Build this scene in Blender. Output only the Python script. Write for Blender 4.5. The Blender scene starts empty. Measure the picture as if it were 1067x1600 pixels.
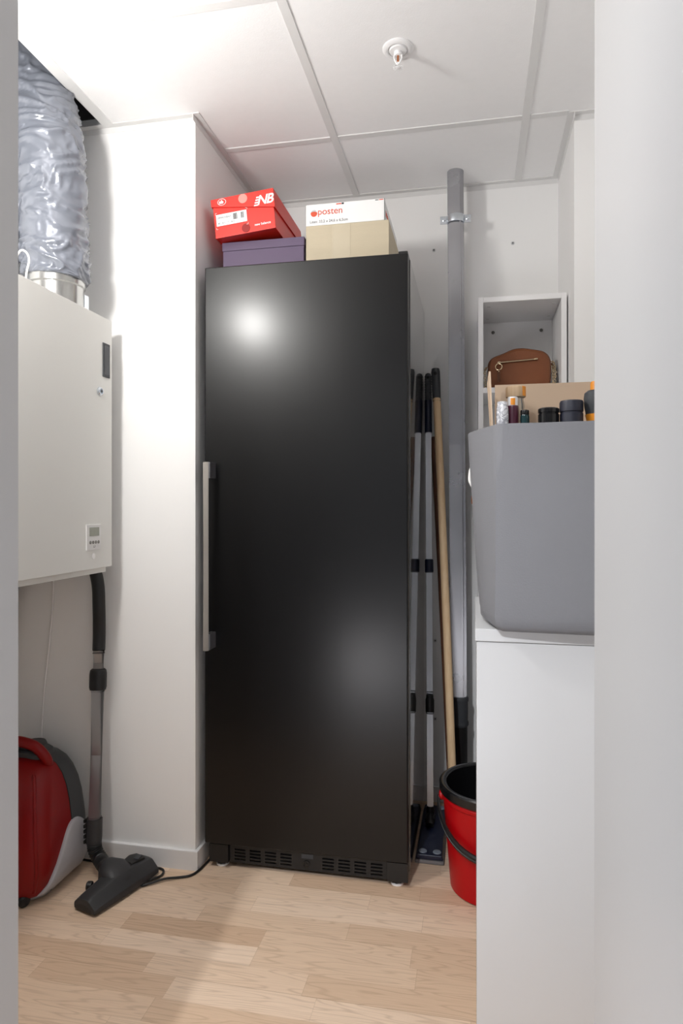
import bpy, bmesh, math, random
from mathutils import Vector, Matrix, noise
random.seed(7)
V = Vector
PI = math.pi
scene = bpy.context.scene
COL = scene.collection

# ------------------------------------------------------------------ camera
cam_data = bpy.data.cameras.new('camera')
cam = bpy.data.objects.new('camera', cam_data)
COL.objects.link(cam)
cam_data.sensor_width = 36.0
cam_data.sensor_fit = 'AUTO'
cam_data.lens = 1035.0 / 1600.0 * 36.0
cam_data.shift_y = -10.0 / 1600.0
cam_data.clip_start = 0.01
cam.location = (0, 0, 1.108)
cam.rotation_euler = (PI / 2, 0, math.radians(11.39))
cam_data.dof.use_dof = True
cam_data.dof.focus_distance = 1.95
cam_data.dof.aperture_fstop = 9.0
scene.camera = cam

# ------------------------------------------------------------------ light and exposure
scene.view_settings.view_transform = 'Standard'
scene.view_settings.look = 'None'
scene.view_settings.gamma = 1.0
scene.view_settings.exposure = 1.68
world = bpy.data.worlds.new('world')
scene.world = world
world.use_nodes = True
world.node_tree.nodes['Background'].inputs[0].default_value = (0.9, 0.93, 1.0, 1)
world.node_tree.nodes['Background'].inputs[1].default_value = 0.3


def lamp(name, loc, watts, radius, colour, cone=None):
    d = bpy.data.lights.new(name, 'SPOT' if cone else 'POINT')
    if cone:
        d.spot_size = math.radians(cone)
        d.spot_blend = 0.35
    d.energy = watts
    d.shadow_soft_size = radius
    d.color = colour
    o = bpy.data.objects.new(name, d)
    o.location = loc
    COL.objects.link(o)
    return o


lamp('storeroom_lamp', (-0.985, 0.95, 1.93), 9.0, 0.062, (1.0, 0.985, 0.95))
lamp('hall_key_and_fill', (-0.55, 0.15, 2.36), 2.0, 0.05, (0.94, 0.97, 1.0), 130)
lamp('hall_key_and_fill', (-0.56, -0.75, 2.38), 46.0, 0.05, (0.94, 0.97, 1.0), 146)  # added wide fill from the unseen hall, lifts the deep end of the room
lamp('hall_key_and_fill', (-0.72, -0.72, 2.38), 230.0, 0.04, (0.95, 0.97, 1.0), 44)  # added narrow spot, lights the hall floor for a glow on the refrigerator door
lamp('hall_low_fill', (-0.66, -0.25, 0.16), 3.2, 0.16, (1.0, 0.96, 0.97))  # added low fill in the unseen hall, for undersides and the door glow


# ------------------------------------------------------------------ materials
def lin(c):
    r = []
    for v in c[:3]:
        v = v / 255.0
        r.append(v / 12.92 if v <= 0.04045 else ((v + 0.055) / 1.055) ** 2.4)
    return (r[0], r[1], r[2], 1.0)


MATS = {}


def mat(name, rgb, rough=0.5, metal=0.0, bump=0.0, bscale=60.0, var=0.0, vscale=8.0, coat=0.0,
        trans=0.0, spec=0.5, stretch=None, rough_var=0.0, coat_rough=0.03):
    if name in MATS:
        return MATS[name]
    m = bpy.data.materials.new(name)
    m.use_nodes = True
    nt = m.node_tree
    b = nt.nodes['Principled BSDF']
    c = lin(rgb)
    b.inputs['Base Color'].default_value = c
    b.inputs['Roughness'].default_value = rough
    b.inputs['Metallic'].default_value = metal
    b.inputs['Specular IOR Level'].default_value = spec
    b.inputs['Coat Weight'].default_value = coat
    b.inputs['Coat Roughness'].default_value = coat_rough
    b.inputs['Transmission Weight'].default_value = trans
    tc = nt.nodes.new('ShaderNodeTexCoord')
    src = tc.outputs['Object']
    if stretch:
        mp = nt.nodes.new('ShaderNodeMapping')
        mp.inputs['Scale'].default_value = stretch
        nt.links.new(src, mp.inputs['Vector'])
        src = mp.outputs['Vector']
    if var > 0 or rough_var > 0:
        n = nt.nodes.new('ShaderNodeTexNoise')
        n.inputs['Scale'].default_value = vscale
        n.inputs['Detail'].default_value = 5
        nt.links.new(src, n.inputs['Vector'])
        if var > 0:
            mx = nt.nodes.new('ShaderNodeMix')
            mx.data_type = 'RGBA'
            mx.inputs['A'].default_value = tuple(x * (1 - var) for x in c[:3]) + (1,)
            mx.inputs['B'].default_value = tuple(min(1, x * (1 + var)) for x in c[:3]) + (1,)
            nt.links.new(n.outputs['Fac'], mx.inputs['Factor'])
            nt.links.new(mx.outputs['Result'], b.inputs['Base Color'])
        if rough_var > 0:
            mr = nt.nodes.new('ShaderNodeMapRange')
            mr.inputs['To Min'].default_value = max(0.02, rough - rough_var)
            mr.inputs['To Max'].default_value = min(1, rough + rough_var)
            nt.links.new(n.outputs['Fac'], mr.inputs['Value'])
            nt.links.new(mr.outputs['Result'], b.inputs['Roughness'])
    if bump > 0:
        n2 = nt.nodes.new('ShaderNodeTexNoise')
        n2.inputs['Scale'].default_value = bscale
        n2.inputs['Detail'].default_value = 3
        nt.links.new(src, n2.inputs['Vector'])
        bp = nt.nodes.new('ShaderNodeBump')
        bp.inputs['Strength'].default_value = bump
        bp.inputs['Distance'].default_value = 0.002
        nt.links.new(n2.outputs['Fac'], bp.inputs['Height'])
        nt.links.new(bp.outputs['Normal'], b.inputs['Normal'])
    MATS[name] = m
    return m


def wood_floor_mat():
    m = bpy.data.materials.new('oak_parquet')
    m.use_nodes = True
    nt = m.node_tree
    N, L = nt.nodes, nt.links
    b = N['Principled BSDF']

    def math_(op, a, bb=None):
        n = N.new('ShaderNodeMath')
        n.operation = op
        for i, x in enumerate((a, bb)):
            if x is None:
                continue
            if isinstance(x, (int, float)):
                n.inputs[i].default_value = x
            else:
                L.new(x, n.inputs[i])
        return n.outputs[0]

    tc = N.new('ShaderNodeTexCoord')
    sp = N.new('ShaderNodeSeparateXYZ')
    L.new(tc.outputs['Object'], sp.inputs[0])
    x, y = sp.outputs[0], sp.outputs[1]
    rowf = math_('DIVIDE', y, 0.069)
    row = math_('FLOOR', rowf)
    wn = N.new('ShaderNodeTexWhiteNoise')
    wn.noise_dimensions = '1D'
    L.new(row, wn.inputs['W'])
    shift = math_('MULTIPLY', wn.outputs['Value'], 3.7)
    lenr = math_('ADD', math_('MULTIPLY', wn.outputs['Value'], 0.16), 0.34)
    colf = math_('DIVIDE', math_('ADD', x, shift), lenr)
    colm = math_('FLOOR', colf)
    cid = N.new('ShaderNodeCombineXYZ')
    L.new(colm, cid.inputs[0])
    L.new(row, cid.inputs[1])
    w2 = N.new('ShaderNodeTexWhiteNoise')
    w2.noise_dimensions = '2D'
    L.new(cid.outputs[0], w2.inputs['Vector'])
    ramp = N.new('ShaderNodeValToRGB')
    e = ramp.color_ramp.elements
    e[0].position, e[0].color = 0.0, lin((212, 180, 152))
    e[1].position, e[1].color = 1.0, lin((244, 219, 195))
    e2 = e.new(0.2)
    e2.color = lin((229, 200, 172))
    e3 = e.new(0.75)
    e3.color = lin((238, 211, 185))
    L.new(w2.outputs['Value'], ramp.inputs['Fac'])
    # grain, shifted for each stave
    off = N.new('ShaderNodeCombineXYZ')
    L.new(math_('ADD', x, math_('MULTIPLY', w2.outputs['Value'], 31.0)), off.inputs[0])
    L.new(y, off.inputs[1])
    L.new(math_('MULTIPLY', w2.outputs['Value'], 17.0), off.inputs[2])
    mp = N.new('ShaderNodeMapping')
    mp.inputs['Scale'].default_value = (1.6, 16.0, 1.0)
    L.new(off.outputs[0], mp.inputs['Vector'])
    rings = N.new('ShaderNodeTexNoise')
    rings.inputs['Scale'].default_value = 1.5
    rings.inputs['Detail'].default_value = 1.5
    L.new(mp.outputs[0], rings.inputs['Vector'])
    bands = math_('SINE', math_('MULTIPLY', rings.outputs['Fac'], 75.0))
    bandv = math_('MULTIPLY', math_('POWER', math_('MAXIMUM', bands, 0.0), 3.0), 1.0)
    mp2 = N.new('ShaderNodeMapping')
    mp2.inputs['Scale'].default_value = (14.0, 420.0, 1.0)
    L.new(off.outputs[0], mp2.inputs['Vector'])
    fine = N.new('ShaderNodeTexNoise')
    fine.inputs['Scale'].default_value = 1.0
    fine.inputs['Detail'].default_value = 4
    L.new(mp2.outputs[0], fine.inputs['Vector'])
    grain = math_('ADD', math_('MULTIPLY', bandv, 0.19), math_('MULTIPLY', fine.outputs['Fac'], 0.32))
    # joints between staves
    fy = math_('FRACT', rowf)
    fx = math_('FRACT', colf)
    jy = math_('LESS_THAN', fy, 0.012)
    jx = math_('LESS_THAN', fx, 0.003)
    row3 = math_('FRACT', math_('DIVIDE', rowf, 3.0))
    j3 = math_('LESS_THAN', row3, 0.008)
    joint = math_('MAXIMUM', math_('MULTIPLY', math_('MAXIMUM', jy, jx), 0.22), math_('MULTIPLY', j3, 0.3))
    # knots
    vor = N.new('ShaderNodeTexVoronoi')
    vor.inputs['Scale'].default_value = 3.1
    L.new(tc.outputs['Object'], vor.inputs['Vector'])
    knot = math_('MULTIPLY', math_('LESS_THAN', vor.outputs['Distance'], 0.013), 0.5)
    dark = math_('MAXIMUM', math_('ADD', grain, joint), knot)
    mx = N.new('ShaderNodeMix')
    mx.data_type = 'RGBA'
    mx.inputs['B'].default_value = lin((140, 106, 80))
    L.new(ramp.outputs[0], mx.inputs['A'])
    L.new(dark, mx.inputs['Factor'])
    L.new(mx.outputs['Result'], b.inputs['Base Color'])
    b.inputs['Roughness'].default_value = 0.42
    b.inputs['Specular IOR Level'].default_value = 0.35
    bp = N.new('ShaderNodeBump')
    bp.inputs['Strength'].default_value = 0.12
    bp.inputs['Distance'].default_value = 0.001
    bp.invert = True
    L.new(dark, bp.inputs['Height'])
    L.new(bp.outputs['Normal'], b.inputs['Normal'])
    return m


def wood_mat(name, a, bcol, scale=(60, 60, 3), rough=0.5):
    m = bpy.data.materials.new(name)
    m.use_nodes = True
    nt = m.node_tree
    N, L = nt.nodes, nt.links
    b = N['Principled BSDF']
    tc = N.new('ShaderNodeTexCoord')
    mp = N.new('ShaderNodeMapping')
    mp.inputs['Scale'].default_value = scale
    n = N.new('ShaderNodeTexNoise')
    n.inputs['Scale'].default_value = 2.0
    n.inputs['Detail'].default_value = 4
    r = N.new('ShaderNodeValToRGB')
    r.color_ramp.elements[0].position = 0.3
    r.color_ramp.elements[1].position = 0.7
    r.color_ramp.elements[0].color = lin(a)
    r.color_ramp.elements[1].color = lin(bcol)
    L.new(tc.outputs['Object'], mp.inputs[0])
    L.new(mp.outputs[0], n.inputs['Vector'])
    L.new(n.outputs['Fac'], r.inputs[0])
    L.new(r.outputs[0], b.inputs['Base Color'])
    b.inputs['Roughness'].default_value = rough
    return m


def marble_mat():
    m = bpy.data.materials.new('white_marble_print')
    m.use_nodes = True
    nt = m.node_tree
    N, L = nt.nodes, nt.links
    b = N['Principled BSDF']
    tc = N.new('ShaderNodeTexCoord')
    n = N.new('ShaderNodeTexNoise')
    n.inputs['Scale'].default_value = 55
    n.inputs['Detail'].default_value = 6
    n.inputs['Distortion'].default_value = 1.6
    r = N.new('ShaderNodeValToRGB')
    e = r.color_ramp.elements
    e[0].position, e[0].color = 0.40, lin((238, 238, 242))
    e[1].position, e[1].color = 0.58, lin((236, 236, 240))
    k = e.new(0.49)
    k.color = lin((150, 152, 162))
    L.new(tc.outputs['Object'], n.inputs['Vector'])
    L.new(n.outputs['Fac'], r.inputs[0])
    L.new(r.outputs[0], b.inputs['Base Color'])
    b.inputs['Roughness'].default_value = 0.35
    return m


M_wall = mat('white_wall_paint', (247, 246, 245), 0.6, bump=0.05, bscale=180)
M_wall2 = mat('white_door_paint', (190, 189, 189), 0.45, bump=0.02, bscale=90)
M_hall = mat('darkened_hall_wall', (92, 92, 95), 0.6)  # unseen hall walls darkened to dim their reflection in the refrigerator door
M_tile = mat('ceiling_tile_white', (250, 249, 249), 0.9, bump=0.15, bscale=260, var=0.02, vscale=45)
M_bar = mat('ceiling_grid_white', (230, 229, 228), 0.45)
M_void = mat('dark_void_shade', (62, 60, 60), 0.9, bump=0.4, bscale=25, var=0.3)  # gloom of the ceiling void put into a dark colour
M_base = mat('white_skirting', (232, 231, 231), 0.35)
M_floor = wood_floor_mat()
M_fdoor = mat('black_satin_enamel', (4, 4, 5), 0.34, bump=0.05, bscale=900, spec=0.30, coat=0.28, coat_rough=0.22)
M_fside = mat('black_gloss_enamel', (30, 29, 31), 0.15, spec=1.0, coat=1.0)
M_blackp = mat('black_plastic', (22, 22, 23), 0.45, bump=0.05, bscale=200)
M_blackm = mat('matt_black', (10, 10, 11), 0.8)
M_steel = mat('brushed_steel', (206, 200, 193), 0.34, 0.75, stretch=(1, 1, 40), bump=0.05, bscale=20)
M_galv = mat('galvanised_pipe', (176, 176, 180), 0.26, 0.8, rough_var=0.06, vscale=7, var=0.08)
M_zinc = mat('zinc_plate', (214, 220, 226), 0.25, 1.0, bump=0.1, bscale=80)
M_zincc = mat('zinc_collar', (188, 188, 186), 0.24, 0.9)
M_alu = mat('aluminium_tube', (172, 173, 176), 0.28, 0.82)
M_brk = mat('dark_steel', (120, 120, 124), 0.35, 0.6)
M_white = mat('white_laminate', (244, 243, 243), 0.35)
M_unit = mat('white_enamel', (226, 225, 221), 0.42)
M_gloss = mat('white_gloss_front', (212, 212, 213), 0.22)
M_navy = mat('navy_plastic', (14, 22, 48), 0.4)
M_grip = mat('dark_grey_rubber', (62, 64, 68), 0.6, bump=0.1, bscale=300)
M_red = mat('red_plastic', (178, 2, 12), 0.4, spec=0.3, var=0.05)
M_vred = mat('red_shell_gloss', (132, 2, 4), 0.4, rough_var=0.08, vscale=14, var=0.06, spec=0.35)
M_vgrey = mat('light_grey_shell', (176, 174, 178), 0.5, bump=0.08, bscale=500)
M_vdark = mat('charcoal_shell', (60, 62, 64), 0.5, bump=0.05, bscale=500)
M_nozzle = mat('worn_black_plastic', (44, 44, 46), 0.5, bump=0.12, bscale=120, rough_var=0.15, vscale=30)
M_hose = mat('black_hose', (24, 24, 25), 0.5)
M_duct = mat('silver_pvc_foil', (122, 126, 136), 0.22, 0.2, bump=0.12, bscale=90, coat=0.3)
M_shoered = mat('red_printed_card', (226, 44, 30), 0.38, var=0.04, vscale=6)
M_shoedark = mat('red_card_inside', (150, 22, 18), 0.6)
M_purple = mat('purple_card', (90, 73, 101), 0.55, bump=0.05, bscale=200, var=0.05)
M_parcel = mat('white_parcel_card', (240, 239, 238), 0.5, bump=0.04, bscale=120)
M_card = mat('brown_card', (196, 183, 158), 0.65, bump=0.2, bscale=90, var=0.05, stretch=(1, 1, 8))
M_kraft = mat('kraft_card', (202, 178, 154), 0.75, bump=0.15, bscale=120, var=0.05)
M_tape = mat('clear_tape', (196, 183, 158), 0.22, spec=0.6, bump=0.3, bscale=25)
M_ink = mat('grey_print', (120, 120, 122), 0.6)
M_inkd = mat('dark_print', (40, 40, 42), 0.6)
M_oink = mat('orange_red_print', (216, 84, 54), 0.6)
M_wprint = mat('white_print', (245, 244, 244), 0.5)
M_pprint = mat('pale_red_card', (244, 150, 140), 0.6)
M_felt = mat('grey_felt', (122, 122, 126), 0.9, bump=0.25, bscale=350, var=0.05, vscale=7)
M_leather = mat('tan_leather', (124, 70, 36), 0.55, bump=0.25, bscale=260, var=0.14, vscale=14)
M_leatherd = mat('dark_tan_leather', (92, 50, 24), 0.5)
M_gold = mat('pale_gold', (226, 206, 170), 0.25, 1.0)
M_glass = mat('clear_glass', (235, 240, 238), 0.05, trans=0.9)
M_plum = mat('plum_plastic', (84, 32, 54), 0.35)
M_orange = mat('orange_label', (238, 150, 40), 0.5)
M_beech = wood_mat('beech_lid', (190, 158, 122), (214, 186, 152))
M_pole = wood_mat('pale_pine', (228, 192, 148), (242, 212, 172), (70, 70, 2.5))
M_dpole = wood_mat('dark_stained_wood', (84, 52, 36), (112, 72, 48), (70, 70, 2.5))
M_marble = marble_mat()
M_teal = mat('teal_glass', (26, 58, 62), 0.2)
M_ink_navy = mat('ink_navy_plastic', (40, 42, 56), 0.5)
M_blackgl = mat('gloss_black_plastic', (20, 20, 22), 0.2)
M_lcd = mat('lcd_grey', (150, 153, 140), 0.25)
M_btn = mat('button_grey', (120, 118, 114), 0.4)
M_copper = mat('copper', (200, 130, 90), 0.3, 1.0)
M_stud2 = mat('light_grey_screw', (205, 205, 206), 0.4)
M_stud = mat('grey_stud', (130, 138, 150), 0.4)
M_cream = mat('white_cable', (232, 230, 226), 0.4)

# ------------------------------------------------------------------ mesh helpers
ROOT = {}


def link(name, bm, m, parent=None, sharp=35, origin=None):
    """Turns a bmesh in world coordinates into ONE mesh object."""
    sh = ROOT.get(parent, V((0, 0, 0))) if parent is not None else (V(origin) if origin else V((0, 0, 0)))
    bmesh.ops.translate(bm, verts=bm.verts, vec=-sh)
    bmesh.ops.recalc_face_normals(bm, faces=bm.faces)
    me = bpy.data.meshes.new(name)
    bm.to_mesh(me)
    bm.free()
    for p in me.polygons:
        p.use_smooth = True
    me.set_sharp_from_angle(angle=math.radians(sharp))
    if m:
        me.materials.append(m)
    o = bpy.data.objects.new(name, me)
    COL.objects.link(o)
    if len(me.polygons) < 2500:
        wn = o.modifiers.new('flat_faces', 'WEIGHTED_NORMAL')
        wn.keep_sharp = True
        wn.weight = 100
    if parent is not None:
        o.parent = parent
        ROOT[o] = sh
    else:
        o.location = sh
        ROOT[o] = sh
    return o


def thing(name, label, cat, loc, group=None):
    o = bpy.data.objects.new(name, None)
    o.empty_display_size = 0.05
    o.location = loc
    COL.objects.link(o)
    tag(o, label, cat, group)
    ROOT[o] = V(loc)
    return o


def tag(o, label, cat, group=None):
    o['label'] = label
    o['category'] = cat
    if group:
        o['group'] = group
    return o


def struct(name, bm, m, parent=None):
    o = link(name, bm, m, parent)
    if parent is None:
        o['kind'] = 'structure'
    return o


def new():
    return bmesh.new()


def box(bm, x0, x1, y0, y1, z0, z1, bev=0.0, seg=2, mtx=None):
    r = bmesh.ops.create_cube(bm, size=1.0)
    vs = r['verts']
    for v in vs:
        v.co = V(((x0 + x1) / 2 + v.co.x * (x1 - x0), (y0 + y1) / 2 + v.co.y * (y1 - y0), (z0 + z1) / 2 + v.co.z * (z1 - z0)))
    if mtx is not None:
        for v in vs:
            v.co = mtx @ v.co
    if bev > 0:
        es = list({e for v in vs for e in v.link_edges})
        bmesh.ops.bevel(bm, geom=es, offset=bev, segments=seg, affect='EDGES', profile=0.5)
    return bm


def Box(*a, **k):
    return box(new(), *a, **k)


def rings(bm, rs, cap0=True, cap1=True, closed=True):
    """Skins a list of rings of points."""
    vr = [[bm.verts.new(p) for p in r] for r in rs]
    n = len(vr[0])
    for a, b in zip(vr[:-1], vr[1:]):
        for i in range(n if closed else n - 1):
            j = (i + 1) % n
            bm.faces.new((a[i], a[j], b[j], b[i]))
    if cap0:
        bm.faces.new(vr[0][::-1])
    if cap1:
        bm.faces.new(vr[-1])
    return vr


def frame(d):
    d = d.normalized()
    up = V((0, 0, 1)) if abs(d.z) < 0.9 else V((0, 1, 0))
    a = d.cross(up).normalized()
    return a, a.cross(d).normalized()


def catmull(pts, n):
    P = [V(p) for p in pts]
    if n <= 1 or len(P) < 3:
        return P
    out = []
    E = [P[0] * 2 - P[1]] + P + [P[-1] * 2 - P[-2]]
    for i in range(1, len(E) - 2):
        p0, p1, p2, p3 = E[i - 1], E[i], E[i + 1], E[i + 2]
        for k in range(n):
            t = k / n
            out.append(0.5 * ((2 * p1) + (p2 - p0) * t + (2 * p0 - 5 * p1 + 4 * p2 - p3) * t * t + (3 * p1 - p0 - 3 * p2 + p3) * t ** 3))
    out.append(P[-1])
    return out


def tube(bm, pts, r, seg=16, sub=1, cap=True):
    P = catmull(pts, sub)
    R = r if isinstance(r, (list, tuple)) else [r] * len(P)
    if len(R) != len(P):
        R = [R[min(len(R) - 1, int(i * len(R) / len(P)))] for i in range(len(P))]
    rs = []
    a0 = None
    for i, p in enumerate(P):
        d = (P[min(i + 1, len(P) - 1)] - P[max(i - 1, 0)])
        if a0 is None:
            a0, b0 = frame(d)
        else:
            dn = d.normalized()
            a0 = (a0 - dn * a0.dot(dn)).normalized()
            b0 = dn.cross(a0).normalized()
        rs.append([p + (a0 * math.cos(2 * PI * k / seg) + b0 * math.sin(2 * PI * k / seg)) * R[i] for k in range(seg)])
    rings(bm, rs, cap, cap)
    return bm


def Tube(*a, **k):
    return tube(new(), *a, **k)


def lathe(bm, prof, base, axis=(0, 0, 1), seg=40, cap0=True, cap1=True):
    """prof: (radius, height) pairs along the axis from base."""
    ax = V(axis).normalized()
    a, b = frame(ax)
    rs = [[V(base) + ax * h + (a * math.cos(2 * PI * k / seg) + b * math.sin(2 * PI * k / seg)) * max(r, 1e-5) for k in range(seg)] for r, h in prof]
    rings(bm, rs, cap0, cap1)
    return bm


def Lathe(*a, **k):
    return lathe(new(), *a, **k)


def rrect(cx, cy, hx, hy, r, n=6, rb=None):
    """Rounded rectangle outline (x, y), counter-clockwise; rb = radius on the +y side."""
    rb = r if rb is None else rb
    out = []
    for (sx, sy, a0, rr) in ((1, -1, -PI / 2, r), (1, 1, 0, rb), (-1, 1, PI / 2, rb), (-1, -1, PI, r)):
        rr = min(rr, hx * 0.99, hy * 0.99)
        for k in range(n + 1):
            a = a0 + k / n * PI / 2
            out.append((cx + sx * (hx - rr) + rr * math.cos(a), cy + sy * (hy - rr) + rr * math.sin(a)))
    return out


def torus(bm, c, R, r, nrm, seg=28, sg=10, a0=0.0, a1=2 * PI):
    n = V(nrm).normalized()
    a, b = frame(n)
    full = abs(a1 - a0 - 2 * PI) < 1e-6
    cnt = seg if full else seg + 1
    rs = []
    for i in range(cnt):
        t = a0 + (a1 - a0) * i / seg
        d = a * math.cos(t) + b * math.sin(t)
        rs.append([V(c) + d * (R + r * math.cos(2 * PI * k / sg)) + n * (r * math.sin(2 * PI * k / sg)) for k in range(sg)])
    if full:
        rs.append(rs[0])
        rings(bm, rs, False, False)
        bmesh.ops.remove_doubles(bm, verts=bm.verts, dist=1e-7)
    else:
        rings(bm, rs, True, True)
    return bm


def hull8(bm, p):
    """Solid from 8 points: bottom 4 then top 4, same order."""
    v = [bm.verts.new(V(q)) for q in p]
    for f in ((3, 2, 1, 0), (4, 5, 6, 7), (0, 1, 5, 4), (1, 2, 6, 5), (2, 3, 7, 6), (3, 0, 4, 7)):
        bm.faces.new([v[i] for i in f])
    return bm


def text(name, s, size, m, origin, xdir, up, parent, shear=0.0, bold=0.0, depth=0.0003, space=1.0):
    c = bpy.data.curves.new(name, 'FONT')
    c.body = s
    c.size = size
    c.shear = shear
    c.offset = bold
    c.extrude = depth
    c.space_character = space
    o = bpy.data.objects.new(name + '_tmp', c)
    COL.objects.link(o)
    bpy.context.view_layer.update()
    me = bpy.data.meshes.new_from_object(o.evaluated_get(bpy.context.evaluated_depsgraph_get()))
    bpy.data.objects.remove(o)
    bpy.data.curves.remove(c)
    X = V(xdir).normalized()
    Y = V(up).normalized()
    Z = X.cross(Y)
    mt = Matrix((X, Y, Z)).transposed().to_4x4()
    mt.translation = V(origin)
    bm = new()
    bm.from_mesh(me)
    bpy.data.meshes.remove(me)
    bmesh.ops.transform(bm, matrix=mt, verts=bm.verts)
    return link(name, bm, m, parent)


# ================================================================== the room
C = 2.295          # suspended ceiling
YB = 2.505         # back wall
YJ = 1.893         # face of the jog on the left
XJ = -0.836
YF = 0.80          # inner face of the doorway wall
XR = 0.295         # column on the right, its left side
YR = 2.11
struct('floor', Box(-1.75, 0.75, YF - 0.06, 2.62, -0.04, 0.0), M_floor)
struct('floor_hall', Box(-1.75, 0.75, -2.3, YF - 0.06, -0.04, 0.0), mat('pale_bounce_floor', (222, 222, 224), 0.4))  # unseen floor coloured pale for neutral bounce light and a brighter reflection
struct('wall_back', Box(XJ, 0.75, YB, YB + 0.1, 0, 2.8), M_wall)
struct('wall_left_jog', Box(-1.75, XJ, YJ, YB + 0.1, 0, 2.8), M_wall)
struct('wall_left', Box(-1.75, -1.65, YF, YJ, 0, 2.8), M_wall)
struct('wall_right', Box(0.62, 0.75, YF, YR, 0, 2.8), M_wall)
struct('wall_right_column', Box(XR, 0.75, YR, YB, 0, 2.8), M_wall)
XD0, XD1, HD = -0.612, 0.134, 2.03
bm = Box(-1.75, XD0 - 0.03, YF - 0.12, YF, 0, 2.8)
box(bm, XD0 - 0.03, XD1, YF - 0.12, YF, HD + 0.03, 2.8)
struct('wall_front', bm, mat('darkened_inner_wall', (140, 139, 139), 0.6))  # unseen inner face greyed so the refrigerator door reflects it dark
bm = Box(XD0 - 0.03, XD0, YF - 0.125, YF + 0.0005, 0, HD + 0.03)
box(bm, XD0, XD1, YF - 0.125, YF + 0.0005, HD, HD + 0.03)
struct('trim_11', bm, M_wall2)
struct('wall_hall_right', Box(XD1, 0.62, -2.3, YF, 0, 2.8), M_wall2)
struct('wall_hall_left', Box(-1.75, -1.65, -2.3, YF - 0.12, 0, 2.42), M_hall)
struct('wall_hall_back', Box(-1.65, XD1, -2.3, -2.2, 0, 2.42), M_hall)
struct('ceiling_hall', Box(-1.65, XD1, -2.2, YF - 0.12, 2.42, 2.46), M_tile)

bm = Box(-1.12, XJ, YF, YJ, C, C + 0.015)
box(bm, XJ, XR, YF, YB, C, C + 0.015)
box(bm, XR, 0.62, YF, YR, C, C + 0.015)
box(bm, -1.65, -1.12, YF, 0.99, C, C + 0.015)
struct('ceiling', bm, M_tile)
bm = Box(-1.65, 0.62, YF, YB, 2.76, 2.8)
struct('ceiling_void', bm, M_void)
struct('trim_void_dark_back', Box(-1.645, -1.0, YJ - 0.006, YJ - 0.001, C + 0.03, 2.76), M_void)  # dark sheet over the white wall, painted shade of the void
struct('trim_void_dark_side', Box(-1.649, -1.644, YF, YJ - 0.006, C, 2.76), M_void)  # same painted void shade, sheet added on the left wall

# ceiling grid
zb0, zb1 = C - 0.003, C + 0.001
w = 0.012
gy1, gy2, gy3 = 2.094, 1.482, 0.88
struct('trim_1', Box(-0.457, -0.433, YF, YB - 0.02, zb0, zb1, bev=0.001), M_bar)
struct('trim_2', Box(0.141, 0.165, YF, YB - 0.02, zb0, zb1, bev=0.001), M_bar)
bm = Box(-1.10, -0.457, gy2 - w, gy2 + w, zb0, zb1, bev=0.001)
box(bm, -0.433, 0.141, gy2 - w, gy2 + w, zb0, zb1, bev=0.001)
box(bm, 0.165, 0.62, gy2 - w, gy2 + w, zb0, zb1, bev=0.001)
struct('trim_3', bm, M_bar)
bm = Box(XJ + 0.02, -0.457, gy1 - w, gy1 + w, zb0, zb1, bev=0.001)
box(bm, -0.433, 0.141, gy1 - w, gy1 + w, zb0, zb1, bev=0.001)
box(bm, 0.165, XR - 0.02, gy1 - w, gy1 + w, zb0, zb1, bev=0.001)
struct('trim_4', bm, M_bar)
# edge bar of the open bay with its upright web
bm = Box(-1.138, -1.10, YF, YJ - 0.02, zb0, zb1, bev=0.001)
box(bm, -1.121, -1.117, YF, YJ - 0.02, zb1, C + 0.04)
struct('trim_5', bm, M_bar)


def angle_trim(name, x0, x1, y0, y1, side):
    bm = Box(x0, x1, y0, y1, C - 0.003, C + 0.0)
    t = 0.0015
    lip = {'+y': (x0, x1, y1 - t, y1), '-x': (x0, x0 + t, y0, y1), '+x': (x1 - t, x1, y0, y1)}[side]
    box(bm, *lip, C - 0.02, C - 0.003)
    return struct(name, bm, M_bar)


angle_trim('trim_6', -1.65, XJ, YJ - 0.02, YJ, '+y')
angle_trim('trim_7', XJ, XJ + 0.02, YJ - 0.02, YB - 0.02, '-x')
angle_trim('trim_8', XJ, XR, YB - 0.02, YB, '+y')
angle_trim('trim_9', XR - 0.02, XR, YR - 0.02, YB - 0.02, '+x')
angle_trim('trim_10', XR, 0.62, YR - 0.02, YR, '+y')


# skirting
def skirting(name, x0, x1, y0, y1):
    return struct(name, Box(x0, x1, y0, y1, 0, 0.058, bev=0.003), M_base)


bm = new()
rings(bm, [[V(p) for p in ((-1.65, YJ, z), (-1.65, YJ - t_, z), (XJ + t_, YJ - t_, z), (XJ + t_, YB - 0.012, z), (XJ, YB - 0.012, z), (XJ, YJ, z))]
           for z, t_ in ((0.0, 0.012), (0.055, 0.012), (0.0575, 0.0105), (0.058, 0.008))])
struct('baseboard_left', bm, M_base)
bm = Box(XJ + 0.012, XR, YB - 0.012, YB, 0, 0.058, bev=0.003)
struct('baseboard_back', bm, M_base)

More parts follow.
